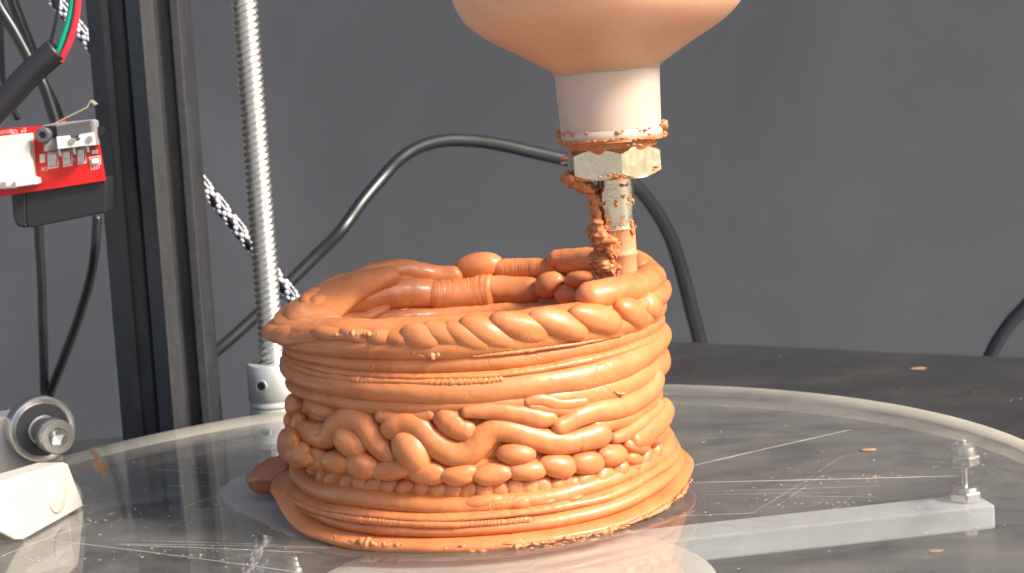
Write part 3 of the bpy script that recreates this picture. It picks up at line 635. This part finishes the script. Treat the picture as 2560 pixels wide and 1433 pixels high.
def ragged(r0,r1,y0,y1,amp,seed,parent,name,seg=120,rows=9,mat=CLAY_DRY):
    V=[];u,v,a=frame(axd)
    for i in range(rows):
        t=i/(rows-1); 
        for j in range(seg):
            an=2*PI*j/seg; h=hh(y0+(y1-y0)*t)+ (amp*.5*noise.noise(Vector((math.cos(an)*5,math.sin(an)*5,seed+t))) if i in(0,rows-1) else 0)
            r=(r0+(r1-r0)*t)*k+amp*noise.noise(Vector((math.cos(an)*4,math.sin(an)*4,seed+t*1.5)))+amp*.6*noise.noise(Vector((math.cos(an)*11,math.sin(an)*11,seed+t*4)))
            V.append(ax1+u*r*math.cos(an)+v*r*math.sin(an)+a*h)
    Fc=[q[::-1] for q in grid_faces(rows,seg)]
    return mesh(name,V,[q[::-1] for q in Fc],mat,parent)
o=ragged(131,130,341,352,.045,3.,bot,'clay_ring')
parts=[]
u_,v_,a_=frame(axd)
for k2 in range(70):
    an=rs.random()*6.28; r=(131+rs.uniform(-1,2))*k; y=rs.choice([rs.uniform(318,328),rs.uniform(338,350),rs.uniform(338,350)]); c=ax1+(u_*math.cos(an)+v_*math.sin(an))*r+a_*hh(y)
    s=rs.uniform(.02,.05); parts.append(rough_lump(c,(s*1.5,s*.8,s*.7),k2*1.3,None,nu=9,nv=6,amp=.9))
for dx,dy,s in ((1,-.1,.11),(1,.1,.10),(.99,0,.09),(.985,.05,.1),(-.99,-.1,.08),(-1,.1,.07),(-.99,.2,.06)):
    c=ax1+np.array([dx*131*k,dy,0])+a_*(hh(326 if dx>0 else 336)+rs.uniform(-.08,.08)); parts.append(rough_lump(c,(s,s,s),dx*7+dy*30,None,nu=12,nv=8))
V,Fc=cat(*parts); mesh('clay_flecks',V,Fc,CLAY_DRY,bot)
V,Fc=lathe([(.01,hh(346)),(122*k,hh(346)),(116*k,hh(355)),(112*k,hh(366)),(108*k,hh(380)),(.01,hh(380))],ax1,axd,80,disp=lambda t,h:.02*noise.noise(Vector((math.cos(t)*3,math.sin(t)*3,h*5)))); mesh('clay_plug',V,[q[::-1] for q in Fc],CLAY,bot)
def bottle_smear(pts,r,seed):
    Q=[]
    for x,y in pts:
        w_=np.interp(y,[0,28,50,73,95,117,141,161,171,320],[362,346,326,298,262,222,182,150,136,127]); cx_=1508+(y-60)*.0741
        Q.append(UY(x,y,NY-math.sqrt(max(0,w_**2-(x-cx_)**2))/sN*1.0-.005))
    D=spline(Q,60); V,Fc=tube(D,[r*(.5+abs(nz(p,2,seed))) for p in D],None,None,10,disp=lambda p,t,a:.02*nz(p,6,seed)); return mesh('clay_smear',V,Fc,OCHRE,bot)
OCHRE=clay_mat('dry_ochre_clay',(.66,.36,.14),(.72,.42,.19),.5).m
bottle_smear([(1404,148),(1410,164),(1422,175),(1440,179)],.022,1.)
bottle_smear([(1428,126),(1448,124),(1466,130)],.035,2.)
bottle_smear([(1452,118),(1464,128),(1480,134)],.02,3.)
bottle_smear([(1200,78),(1240,98),(1290,124)],.015,4.)
bottle_smear([(1575,316),(1600,312),(1625,309)],.018,5.)
# nozzle fitting
noz=thing('nozzle','steel hose nozzle with hexagon nut, crusted with clay, over the pot rim','nozzle',tuple(ax1+axd*hh(700)))
rn=126*k/math.cos(0)
phi0=-PI/2+math.radians(5.5)
pol=[(math.cos(phi0+i*PI/3)*rn,math.sin(phi0+i*PI/3)*rn) for i in range(6)]
nV=[];seg=96
def hexr(t):
    tt_=(t-phi0)%(PI/3)-PI/6; return rn*math.cos(PI/6)/math.cos(tt_)
rows=[(.80,hh(369)),(.90,hh(368)),(1.0,None)]
V=[];rings=[]
ytop,ybot=hh(366),hh(442)
for kind in range(6):
    for j in range(seg):
        t=phi0+2*PI*j/seg; r=hexr(t); ch=max(0,(r-rn*.885))*.48   # chamfer curve of a turned hexagon
        if kind==0: rr,h=rn*.55,ytop
        elif kind==1: rr,h=rn*.875,ytop
        elif kind==2: rr,h=r,ytop-.03-ch*1.6
        elif kind==3: rr,h=r,ybot+.03+ch*1.6
        elif kind==4: rr,h=rn*.875,ybot
        else: rr,h=rn*.3,ybot
        V.append(ax1+np.array([math.cos(t)*rr,math.sin(t)*rr,0])+axd*h)
Fc=grid_faces(6,seg)+[tuple(range(seg))[::-1],tuple(range(5*seg,6*seg))]
Fc=[q[::-1] for q in Fc]
mesh('hex_nut',V,Fc,STEEL,noz,False)
# barrel with steps, steel showing through smeared clay
t=M('clay_smeared_steel',(.75,.69,.54),.2,1)
co=t.co
sp=t.nt.nodes.new('ShaderNodeSeparateXYZ'); t.nt.links.new(co,sp.inputs[0])
zl=sp.outputs['Z']      # height above the nozzle tip, cm
nn=t.noise(3.2,5,.65,dist=.6)
grad=t.math('MULTIPLY_ADD',zl,-.42); grad.node.inputs[2].default_value=.97
xg=t.math('MULTIPLY',sp.outputs['X'],.16)
fac=t.ramp(t.math('ADD',t.math('SUBTRACT',grad,xg) if False else t.math('ADD',grad,xg),t.math('MULTIPLY',t.math('SUBTRACT',nn,.5),1.5)),[(.47,g(0)),(.51,g(1))])
mx=t.node('ShaderNodeMix'); mx.data_type='RGBA'; t.nt.links.new(fac,mx.inputs['Factor']); mx.inputs['A'].default_value=(.60,.54,.41,1); mx.inputs['B'].default_value=(.62,.29,.14,1)
t.set('Base Color',mx.outputs['Result']); t.set('Metallic',t.math('SUBTRACT',1.0,fac)); t.set('Roughness',t.math('MULTIPLY_ADD',fac,.35)); t.b.inputs['Roughness'].links[0].from_node.inputs[2].default_value=.2
t.bump(fac,.8,.05); t.bump(t.noise(14,4),.3,.02); SMEAR=t.m
V,Fc=lathe([(.01,hh(436)),(46*k,hh(436)),(46*k,hh(470)),(46*k,hh(505)),(44*k,hh(555)),(42.5*k,hh(562)),(45*k,hh(566)),(46*k,hh(571)),(42*k,hh(575)),(42*k,hh(620)),(41*k,hh(626)),(44.5*k,hh(631)),(45*k,hh(636)),(41*k,hh(640)),(40.5*k,hh(690)),(38*k,hh(712)),(.01,hh(712))],ax1,axd,96,
  disp=lambda t,h:.012*noise.noise(Vector((math.cos(t)*2,math.sin(t)*2,h*3))))
mesh('barrel',V,[q[::-1] for q in Fc],SMEAR,noz,True,50)
# crust of torn clay down the left of the barrel
def crust(pts,seed,amp,name='clay_crust',par=noz,dy=-.25,seg=26,n=90,mat=CLAY_DRY):
    Q=[(*UY(x,y,NY+dy+o_),r*k) for x,y,r,o_ in pts]; D=spline(Q,n)
    V,Fc=tube(D[:,:3],D[:,3],None,None,seg,disp=lambda p,t,a:amp*nz(p,3.2,seed)+amp*.8*nz(p,8,seed+2)+amp*.45*nz(p,19,seed+5)); return mesh(name,V,Fc,mat,par)
crust([(1412,430,8,.1),(1420,446,14,.1),(1440,457,16,0),(1468,470,15,0),(1484,496,10,.1),(1492,535,10,.1),(1496,560,12,.1)],5.,.09,n=130)
crust([(1490,545,10,0),(1495,575,13,0),(1505,600,18,0),(1515,628,20,0)],9.,.10,n=110)
crust([(1520,590,12,-.1),(1526,620,17,-.12),(1535,645,14,-.12)],13.,.10)
crust([(1506,632,15,0),(1512,655,22,0),(1516,680,22,0),(1520,700,12,0)],17.,.10,n=120)
crust([(1575,550,5,0),(1581,575,7,0),(1582,590,4,0)],29.,.04)
crust([(1540,708,12,-.1),(1560,715,16,-.1),(1582,702,9,-.05)],33.,.06)
parts=[]
for x,y,s in [(1500,443,.05),(1512,441,.04),(1525,438,.05),(1538,441,.06),(1546,437,.06),(1554,440,.05),(1562,443,.04),(1582,362,.07),(1570,364,.05),(1600,364,.06),(1500,366,.04),(1512,370,.04),(1642,418,.05),(1634,424,.05),(1626,430,.04),(1412,395,.08),(1409,408,.07)]:
    p=UY(x,y,NY-1.05 if 1430<x<1610 else NY-.6); s*=.75; parts.append(rough_lump(p,(s*1.3,s*.6,s*.6),x*.3,None,nu=10,nv=7,amp=.9))
V,Fc=cat(*parts); mesh('clay_flecks',V,Fc,CLAY_DRY,noz)

def flakes(path,wd,n_,s0,s1,seed,par=noz,name='clay_flakes'):
    q=random.Random(seed); parts=[]
    for k2 in range(n_):
        t_=q.random()*(len(path)-1); i=int(t_); f_=t_-i; x=path[i][0]*(1-f_)+path[i+1][0]*f_+q.uniform(-wd,wd); y=path[i][1]*(1-f_)+path[i+1][1]*f_+q.uniform(-4,4)
        p=UY(x,y,NY-.40+q.uniform(-.1,.1)+abs(x-1545)*.006 if y>445 else NY-.6); sz=q.uniform(s0,s1)
        V,F_=rough_lump((0,0,0),(sz,sz*.5,sz*q.uniform(.5,1.)),k2*1.9+seed,None,amp=.9,fr=1.8,nu=12,nv=8)
        R_=Matrix.Rotation(q.uniform(-1.2,1.2),3,'Y')@Matrix.Rotation(q.uniform(-.6,.6),3,'X'); V=[np.array(R_@Vector(v))+p for v in V]; parts.append((V,F_))
    V,F_=cat(*parts); return mesh(name,V,F_,CLAY_DRY,par,False)
flakes([(1418,445),(1445,460),(1478,480)],12,26,.06,.14,41)
flakes([(1486,485),(1490,530),(1488,565)],8,60,.04,.10,42)
flakes([(1496,570),(1506,600),(1518,628)],22,120,.05,.13,43)
flakes([(1508,635),(1513,660),(1516,696)],22,150,.05,.14,44)
flakes([(1552,455),(1562,480),(1566,520)],9,26,.03,.07,45)
flakes([(1500,512),(1530,505),(1550,512)],6,18,.03,.07,46)
# ================================================================== FRAME POST, LEAD SCREW
PY=11.2
pa=UY(315,-60,PY); pb=UY(409,1085,PY); dz=(pa-pb)/np.linalg.norm(pa-pb); foot=pb-dz*((pb[2]-ZT)/dz[2])
s2=1.08
q=[(-1,1),(-.46,1),(-.31,.82),(-.58,.82),(-.58,.63),(-.27,.36),(.27,.36),(.58,.63),(.58,.82),(.31,.82),(.46,1)]
polyx=[]
for kk in range(4):
    a=-kk*PI/2
    for x,y in q: polyx.append(((x*math.cos(a)-y*math.sin(a))*s2,(x*math.sin(a)+y*math.cos(a))*s2))
ang=math.radians(58); U=np.array([math.cos(ang),math.sin(ang),0]); U-=dz*(U@dz); U/=np.linalg.norm(U); Vv=np.cross(dz,U)
cen=foot+np.array([0,1.45,0])
post=thing('frame_post','black slotted aluminium frame post behind the disc at the left','frame post',tuple(foot))
V,Fc=prism(polyx[::-1],cen,U,Vv,dz,0,(pa-foot)@dz+3)
o=mesh('extrusion',V,Fc,ANOD,post,False); bevel(o,.04,2)
RY=13.0
ra_=UY(606,-60,RY); rb_=UY(679,880,RY); rd=(ra_-rb_)/np.linalg.norm(ra_-rb_); rfoot=rb_-rd*((rb_[2]-ZT)/rd[2])
rod=thing('lead_screw','shiny steel lead screw standing in a grey clamp behind the disc','lead screw',tuple(rfoot))
zlow=(UY(679,915,RY)-rfoot)@rd; L=(ra_-rfoot)@rd+2
nr=int((L-zlow+.6)/.022); V=[];seg=40;u3,v3,a3=frame(rd)
for i in range(nr):
    h=zlow-.6+i*.022
    for j in range(seg):
        a=2*PI*j/seg; ph=((h-a/(2*PI)*.78)/.195)%1; tri=abs(ph*2-1); r=.39-.062*min(1,max(0,(tri-.25)/.5))
        V.append(rfoot+u3*r*math.cos(a)+v3*r*math.sin(a)+a3*h)
mesh('threaded_rod',V,grid_faces(nr,seg),SCREW,rod)
cp=lambda y:(UY(679+(y-880)*.083,y,RY-.8)-rfoot)@rd
cr=.80
V,Fc=lathe([(.40,cp(925)),(.45,cp(917)),(cr-.06,cp(917)),(cr,cp(923)),(cr,cp(1006)),(cr-.02,cp(1008)),(cr-.02,cp(1011)),(cr,cp(1013)),(cr,cp(1022)),(cr-.04,cp(1024)),(cr-.04,cp(1028)),(cr,cp(1030)),(cr,cp(1110)),(.4,cp(1110))],rfoot,rd,80)
cl=mesh('clamp',V,[q[::-1] for q in Fc[:-2]],ALU,rod,True,40)
V,Fc=lathe([(.38,cp(1105)),(.38,.0)],rfoot,rd,32); mesh('motor_shaft',V,Fc,SCREW,rod)
# set screw hole: lit recess ring with a dark bottom
hx=UY(650,967,RY-.8); hdir=hx-(rfoot+rd*((hx-rfoot)@rd)); hdir/=np.linalg.norm(hdir); hc=rfoot+rd*((hx-rfoot)@rd)+hdir*cr
V,Fc=lathe([(.19,-.05),(.20,.004),(.165,.006),(.13,-.02),(.125,-.03)],hc,hdir,32); mesh('chamfer',V,Fc[:-2],ALU,rod,True)
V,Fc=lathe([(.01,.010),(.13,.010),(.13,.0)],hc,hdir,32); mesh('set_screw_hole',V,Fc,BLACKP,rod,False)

# ================================================================== CABLES
def cable(name,pts,r,label,mat=CABLE,cat_='cable',group=None,n=160,seg=18):
    Q=[(*UY(x,y,Y),1.) for x,y,Y in pts]; D=spline(Q,n)[:,:3]
    rr_=np.linspace(r[0],r[1],n) if isinstance(r,tuple) else np.full(n,r); V,Fc=tube(D,rr_,seg=seg,cap=False,disp=lambda p,t,a:.006*nz(p,2.))
    o=mesh(name,V,Fc,mat); return tag(o,label,cat_,group)
cable('black_cable',[(400,1010,16),(470,935,18),(553,868,20),(640,790,22),(715,715,24),(790,640,26),(850,580,28),(905,505,29),(960,440,30),(1000,398,31),(1050,367,32),(1110,352,33),(1180,352,34),(1250,362,35),(1330,380,36),(1410,398,37),(1500,420,38),(1580,458,39),(1632,515,40),(1675,590,41),(1705,680,42),(1728,770,42.5),(1750,856,43),(1765,960,43)],(.19,.36),'long black cable arching behind the nozzle and down on the right')
cable('black_cable',[(2620,700,43),(2570,760,43),(2520,815,43),(2480,880,43),(2450,960,43)],.33,'short black cable end hanging at the right edge of the picture',n=60)
cable('black_cable',[(96,520,24),(98,600,24),(104,700,24),(108,850,24),(112,985,24),(120,1080,24)],.165,'thin black cable hanging straight down at the left, ends beside the bearing',n=80)
cable('black_cable',[(243,540,22),(238,620,22),(225,700,22.5),(195,800,23),(150,920,23.5),(125,985,24),(105,1080,24)],.165,'thin black cable slanting down from the end switch to the left',n=80)
cable('black_cable',[(-40,-60,12),(0,20,12),(40,85,12),(80,160,12),(110,215,12),(135,290,12),(150,340,12)],.17,'black cable passing behind the sleeve, leftmost of the upper crossing pair',n=80)
cable('black_cable',[(15,-60,14),(35,10,14),(62,80,14),(85,140,14),(105,200,14),(135,262,14),(155,320,14)],.16,'shiny black cable behind the sleeve, right one of the upper crossing pair',n=80)
cable('black_cable',[(2,-60,16),(2,60,16),(4,140,16),(8,200,16),(22,250,16),(45,300,16)],.09,'thin grey black cable at the very left edge above the board',n=60)
SY=7.5
sv=cable('cable_sleeve',[(-60,335,SY),(-10,280,SY),(35,228,SY),(80,180,SY),(142,124,SY)],.345,'thick black sleeve round a bundle of coloured wires at the upper left',SLEEVE,'cable sleeve',n=60,seg=32)
cable('wire',[(150,-60,SY),(146,0,SY),(140,50,SY),(128,100,SY),(117,140,SY+.05)],.045,'thin black wire coming out of the sleeve, left of the green wire',CABLE,'wire',n=60)
cable('wire',[(184,-60,SY),(181,0,SY),(172,50,SY),(158,95,SY),(138,150,SY)],.085,'green wire coming out of the black sleeve',WG,'wire',n=60)
cable('wire',[(187,-60,SY+.15),(187,0,SY+.15),(181,45,SY+.15),(168,90,SY+.15),(148,150,SY+.15)],.07,'blue wire between the green and the red wire',WB,'wire',n=60)
cable('wire',[(196,-60,SY-.05),(195,0,SY-.05),(189,50,SY-.05),(175,100,SY-.05),(150,155,SY-.05)],.09,'red wire coming out of the black sleeve, rightmost of the bundle',WR,'wire',n=60)
# braided cord
def braid(p0,p1,Y0,Y1,r,label):
    A=UY(*p0,Y0); B=UY(*p1,Y1); L=np.linalg.norm(B-A); ax=(B-A)/L
    o=thing('braided_cord',label,'cord',tuple(A))
    V,Fc=tube(np.array([A+ax*L*i/40 for i in range(41)]),r*.86,seg=20,cap=False); mesh('core',V,Fc,CABLE,o)
    u,v,a=frame(ax); parts=[]; step=r*.62; nrow=int(L/step)
    for i in range(nrow):
        for j in range(6):
            t=2*PI*(j+.5*(i%2))/6
            if (i//2+j)%3==2: continue
            c=A+ax*(i+.5)*step+(u*math.cos(t)+v*math.sin(t))*r*.86; er=u*math.cos(t)+v*math.sin(t); et=np.cross(ax,er)
            pts_=[]
            for th_ in range(5):
                ph=PI*th_/4
                for l in range(8):
                    la=2*PI*l/8; pts_.append(c+ax*(step*.62*math.cos(ph))+et*(r*.36*math.sin(ph)*math.cos(la))+er*(r*.2*math.sin(ph)*math.sin(la)))
            parts.append((pts_,grid_faces(5,8)))
    V,Fc=cat(*parts); m=mesh('white_threads',V,Fc,WN,o); m['kind']='stuff'; return o
braid((105,-40),(800,830),17,17,.24,'black and white braided cord running diagonally behind the post and lead screw')

# ================================================================== END SWITCH on its bracket
EY=8.6
es=thing('end_switch','red circuit board with lever switch and white connector, fixed to the post','switch board',tuple(UY(150,440,EY)))
ex=(UY(262,452,EY)-UY(0,494,EY)); ex[1]=0; ex/=np.linalg.norm(ex); ez=np.cross(ex,[0,1.,0]); ez=np.array([-ex[2],0,ex[0]]); ey=np.array([0,1.,0]); O=UY(262,452,EY)
def L2(px,py,Y=EY):              # pixel to board coordinates
    p=UY(px,py,Y)-O; return (p@ex,p@ez)
def slab(name,pix,y0,y1,mat,Y=EY,par=es,bev=0.,smooth=False):
    V,Fc=prism([L2(x,y,Y) for x,y in pix],O*[1,0,1]+[0,Y,0],ex,ez,ey,y0,y1)
    o=mesh(name,V,Fc,mat,par,smooth); 
    if bev: bevel(o,bev,2)
    return o
slab('circuit_board',[(-60,502),(262,452),(247,362),(240,325),(100,316),(-60,325)],0,.16,PCB,bev=.01)
slab('connector',[(-30,344),(84,332),(88,380),(92,440),(104,443),(105,458),(30,468),(-30,472)],-.55,0,WHITEP,bev=.03)
slab('connector_key',[(18,452),(30,452),(30,462),(47,460),(47,452),(54,451),(55,466),(18,468)],-.6,-.54,GREYM,bev=.0)
slab('connector_slot',[(-5,372),(5,371),(6,420),(-5,421)],-.57,-.54,BLACKP)
slab('switch_body',[(118,312),(150,306),(240,298),(247,303),(249,362),(160,372),(120,378)],-.45,-.002,GREYM,bev=.02)
slab('switch_case',[(152,314),(238,299),(241,332),(156,345)],-.55,-.44,GREYP,bev=.02)
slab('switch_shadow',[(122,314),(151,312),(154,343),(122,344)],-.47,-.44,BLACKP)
fp=slab('switch_face',[(154,340),(187,337),(191,352),(211,350),(213,334),(245,329),(249,361),(214,364),(158,371)],-.62,-.44,WHITEP,bev=.02)
def disc(name,x,y,r,h0,h1,mat,Y=EY,par=es,seg=24,inner=None):
    c=UY(x,y,Y+h0)
    prof=[(.001,0),(r,0),(r,h1-h0)] if not inner else [(inner,.06),(inner,0),(r-.02,0),(r,.02),(r,h1-h0)]
    V,Fc=lathe(prof,c,(0,1,0),seg); return mesh(name,V,Fc if not inner else Fc[:-2],mat,par,False if seg<10 else True,30)
for x,y in((180,353),(224,348)): disc('peg',x,y,.085,-.66,-.6,GREYM)
disc('peg',201,341,.045,-.66,-.5,WHITEP)
disc('screw_head',106,338,.205,-.75,-.45,GREYP,inner=.10); disc('socket',106,338,.105,-.70,-.5,BLACKP,seg=6)
disc('rear_screw',250,327,.12,-.20,-.1,BLACKP)
for x,y in [(152,376),(188,371),(222,366)]: slab('solder_pin',[(x-4,y-8),(x+3,y-9),(x+6,y+14),(x,y+15)],-.2,-.0,TIN,bev=.01)
for x,y,w_,h_ in [(106,396,7,11),(131,393,10,8),(131,408,9,8),(166,388,9,9),(167,404,9,8),(202,382,8,9),(202,398,8,9),(237,380,8,6),(232,402,6,6),(243,401,5,7)]:
    slab('solder_pad',[(x-w_,y-h_+1),(x+w_,y-h_-1),(x+w_+1,y+h_-1),(x-w_+1,y+h_)],-.04,-.001,TIN,bev=.015)
for x,y,w_,h_ in [(131,401,13,20),(168,396,12,20),(203,390,11,20),(237,402,14,11)]:     # printed outlines round the pads
    pp=[(x-w_,y-h_+2),(x+w_,y-h_-2),(x+w_+2,y+h_-2),(x-w_+2,y+h_+2)]
    V=[];
    for s_ in (1,.80):
        for (a,b) in pp:
            a2,b2=L2(x+(a-x)*s_,y+(b-y)*s_); V.append(O*[1,0,1]+[0,EY-.003,0]+ex*a2+ez*b2)
    mesh('printed_outline',V,[(i,(i+1)%4,4+(i+1)%4,4+i) for i in range(4)],WHITEI,es,False)
slab('led_chip',[(229,397),(246,395),(248,408),(231,410)],-.07,-.001,WHITEP,bev=.01)
def text(body,px,py,size,par=es):
    cu=bpy.data.curves.new('t','FONT'); cu.body=body; cu.size=size; cu.extrude=.002; cu.align_x='CENTER'; cu.align_y='CENTER'
    to=bpy.data.objects.new('t',cu); sc.collection.objects.link(to); bpy.context.view_layer.update()
    me=bpy.data.meshes.new_from_object(to); V=np.array([v.co[:] for v in me.vertices]); Fc=[tuple(p.vertices) for p in me.polygons]
    bpy.data.objects.remove(to); a,b=L2(px,py); W=np.array([O*[1,0,1]+[0,EY-.005-v[2],0]+ex*(a+v[0])+ez*(b+v[1]) for v in V])
    return mesh('lettering',W,Fc,WHITEI,par,False)
text('3D_v3',46,329,.17); text('ENDSTOP',4,332,.14); text('LED',238,419,.15); text('R2',112,423,.15); text('R1',144,409,.12); text('R3',182,401,.12)
# lever
def strip(name,pts,wd,th,mat,par,Y=EY):
    P=np.array([UY(x,y,Y) for x,y in pts]); P=np.concatenate([spline(P[i:i+2],6)[:-1] for i in range(len(P)-1)]+[P[-1:]])
    T=np.gradient(P,axis=0);T/=np.linalg.norm(T,axis=1)[:,None]; N=np.cross(T,[0,1,0]); V=[]
    for p,nn_ in zip(P,N):
        for a,b in((-1,-1),(1,-1),(1,1),(-1,1)): V.append(p+np.array([0,1,0])*a*wd/2+nn_*b*th/2)
    n=len(P); Fc=grid_faces(n,4)+[(0,1,2,3)[::-1],tuple(range(4*n-4,4*n))]
    return mesh(name,V,Fc,mat,par,False)
strip('lever',[(126,316),(165,296),(222,268),(230,252),(241,262)],.36,.035,BRASS,es,EY-.25)
slab('button',[(158,300),(172,297),(173,306),(160,309)],-.4,-.15,REDP,bev=.01)
# bracket
bk=thing('switch_bracket','black printed plastic bracket below the red board','bracket',tuple(UY(150,520,EY+.2)))
slab('bracket_body',[(60,476),(258,446),(262,445),(262,532),(256,534),(80,570),(70,571),(62,562)],.17,1.1,PRINTB,par=bk,bev=.06)
slab('bracket_side',[(22,484),(60,478),(62,560),(70,571),(42,570),(34,562),(28,545)],.18,1.3,PRINTB,Y=EY,par=bk,bev=.06)

# ================================================================== BEARING and its white bracket at the lower left
th=math.radians(31); nb=np.array([math.sin(th),-math.cos(th),0]); ub=np.array([math.cos(th),math.sin(th),0]); zz=np.array([0,0,1.])
BY=UZ(150,1166,0)[1]; print('BY',BY); bc=UY(107,1075,BY); bs=F/((bc-C0)@FW); BR=83/bs
be=thing('ball_bearing','steel ball bearing on a socket head bolt above the left disc edge','bearing',tuple(bc))
def L(prof,mat,name,par=be,seg=72,closed=False,auto=35,org=None,flip=False):
    V,Fc=lathe(prof,bc if org is None else org,nb,seg,closed=closed); 
    if not flip: Fc=[q[::-1] for q in Fc]
    return mesh(name,V,Fc,mat,par,True,auto)
def LR(prof,mat,name):
    V,Fc=lathe(prof,bc,nb,72); return mesh(name,V,[q[::-1] for q in Fc[:-2]],mat,be,True,35)
LR([(BR*.80,-.02),(BR*.86,0),(BR*.97,0),(BR,-.03),(BR,-.50),(BR*.96,-.53),(BR*.6,-.53)],BOLT,'outer_ring')
LR([(BR*.40,-.03),(BR*.55,-.025),(BR*.82,-.035),(BR*.82,-.06)],SEAL,'seal')
L([(BR*.36,-.05),(BR*.36,.10),(BR*.44,.10),(BR*.46,.08),(BR*.46,-.05)],TIN,'inner_ring',closed=True,flip=True)
hb_=1.38
V,Fc=lathe([(.01,.05),(.37,.05),(.37,.72),(.44,.74),(.455,.77),(.46,hb_-.04),(.43,hb_),(.25,hb_+.0)],bc,nb,60); mesh('bolt_head',V,[q[::-1] for q in Fc[:-1]],BOLT,be,True,30)
hx6=[(.25/math.cos(((t_)%(PI/3))-PI/6)*math.cos(PI/6)) for t_ in np.linspace(0,2*PI,48,endpoint=False)]
V=[]
for r_,h_ in((1.02,hb_),(1.0,hb_-.02),(.96,hb_-.28),(.05,hb_-.34)):
    for j,t_ in enumerate(np.linspace(0,2*PI,48,endpoint=False)): V.append(bc+ub*hx6[j]*r_*math.cos(t_)+zz*hx6[j]*r_*math.sin(t_)+nb*h_)
mesh('hex_socket',V,grid_faces(4,48),BOLT,be,True,30)
wb=thing('roller_bracket','white translucent printed bracket carrying the ball bearing at the left edge','bracket',tuple(bc*[1,1,0]+[0,0,ZT]))
back=bc-nb*.55
xr=(UY(172,1130,BY+.3)-back)@ub
zt_=UY(40,1036,BY+.3)[2]
zl_=UY(120,1345,BY)[2]
V,Fc=prism([(-3.0,ZT),(xr,ZT),(xr+.0,zl_),(xr,bc[2]-.75),(xr-.12,bc[2]-.2),(xr-.5,bc[2]+.35),(xr-1.0,zt_),(-1.3,zt_+.02),(-3.0,zt_-.05)],back*[1,1,0],ub,zz,-nb,.0,1.0)
o=mesh('bracket_plate',V,Fc,PRINTW,wb,False); bevel(o,.07,3)
A_=UZ(60,1350,.03); B_=UZ(210,1266,.03); du=(B_-A_); du/=np.linalg.norm(du); dn=np.array([du[1],-du[0],0])       # dn faces the camera side
def onface(px,py,off=0): d=ray(px,py); t_=((A_+dn*off-C0)@dn)/(d@dn); p=C0+d*t_-A_; return (p@du,p[2])
face=[onface(60,1350),(onface(209,1266)[0],0),onface(206,1254),onface(171,1160),onface(162,1156),onface(60,1186),onface(-60,1222),(onface(-60,1222)[0],.9),(-.35,.10)]
V,Fc=prism(face,A_,du,zz,-dn,0,.75); o=mesh('roller_block',V,Fc,PRINTW,wb,False); bevel(o,.05,3)
cb=onface(142,1240); V,Fc=lathe([(.01,.05),(.36,.05),(.40,.03),(.41,-.02)],A_+du*cb[0]+zz*cb[1],dn,48); mesh('boss',V,[q[::-1] for q in Fc],PRINTW,wb,True,30)  # raised disc standing in for the bolt head's reflection
a0=A_+du*(onface(-60,1222)[0]-.3)+zz*1.0; a1=back-ub*2.4+zz*(-.6); dd_=(a1-a0); ln=np.linalg.norm(dd_); dd_/=ln
sx=np.cross(dd_,zz); sx/=np.linalg.norm(sx); o=mesh('arm',*box((a0+a1)/2,dd_*ln/2,sx*.4,np.cross(sx,dd_)*.35),PRINTW,wb,False); bevel(o,.05,2)

# ================================================================== to metres
done=set()
for o in sc.objects:
    if o.type in('CAMERA','LIGHT'): continue
    o.location=o.location*S
    if o.type=='MESH' and o.data.name not in done:
        done.add(o.data.name); o.data.transform(Matrix.Scale(S,4)); o.data.update()
bpy.context.view_layer.update()
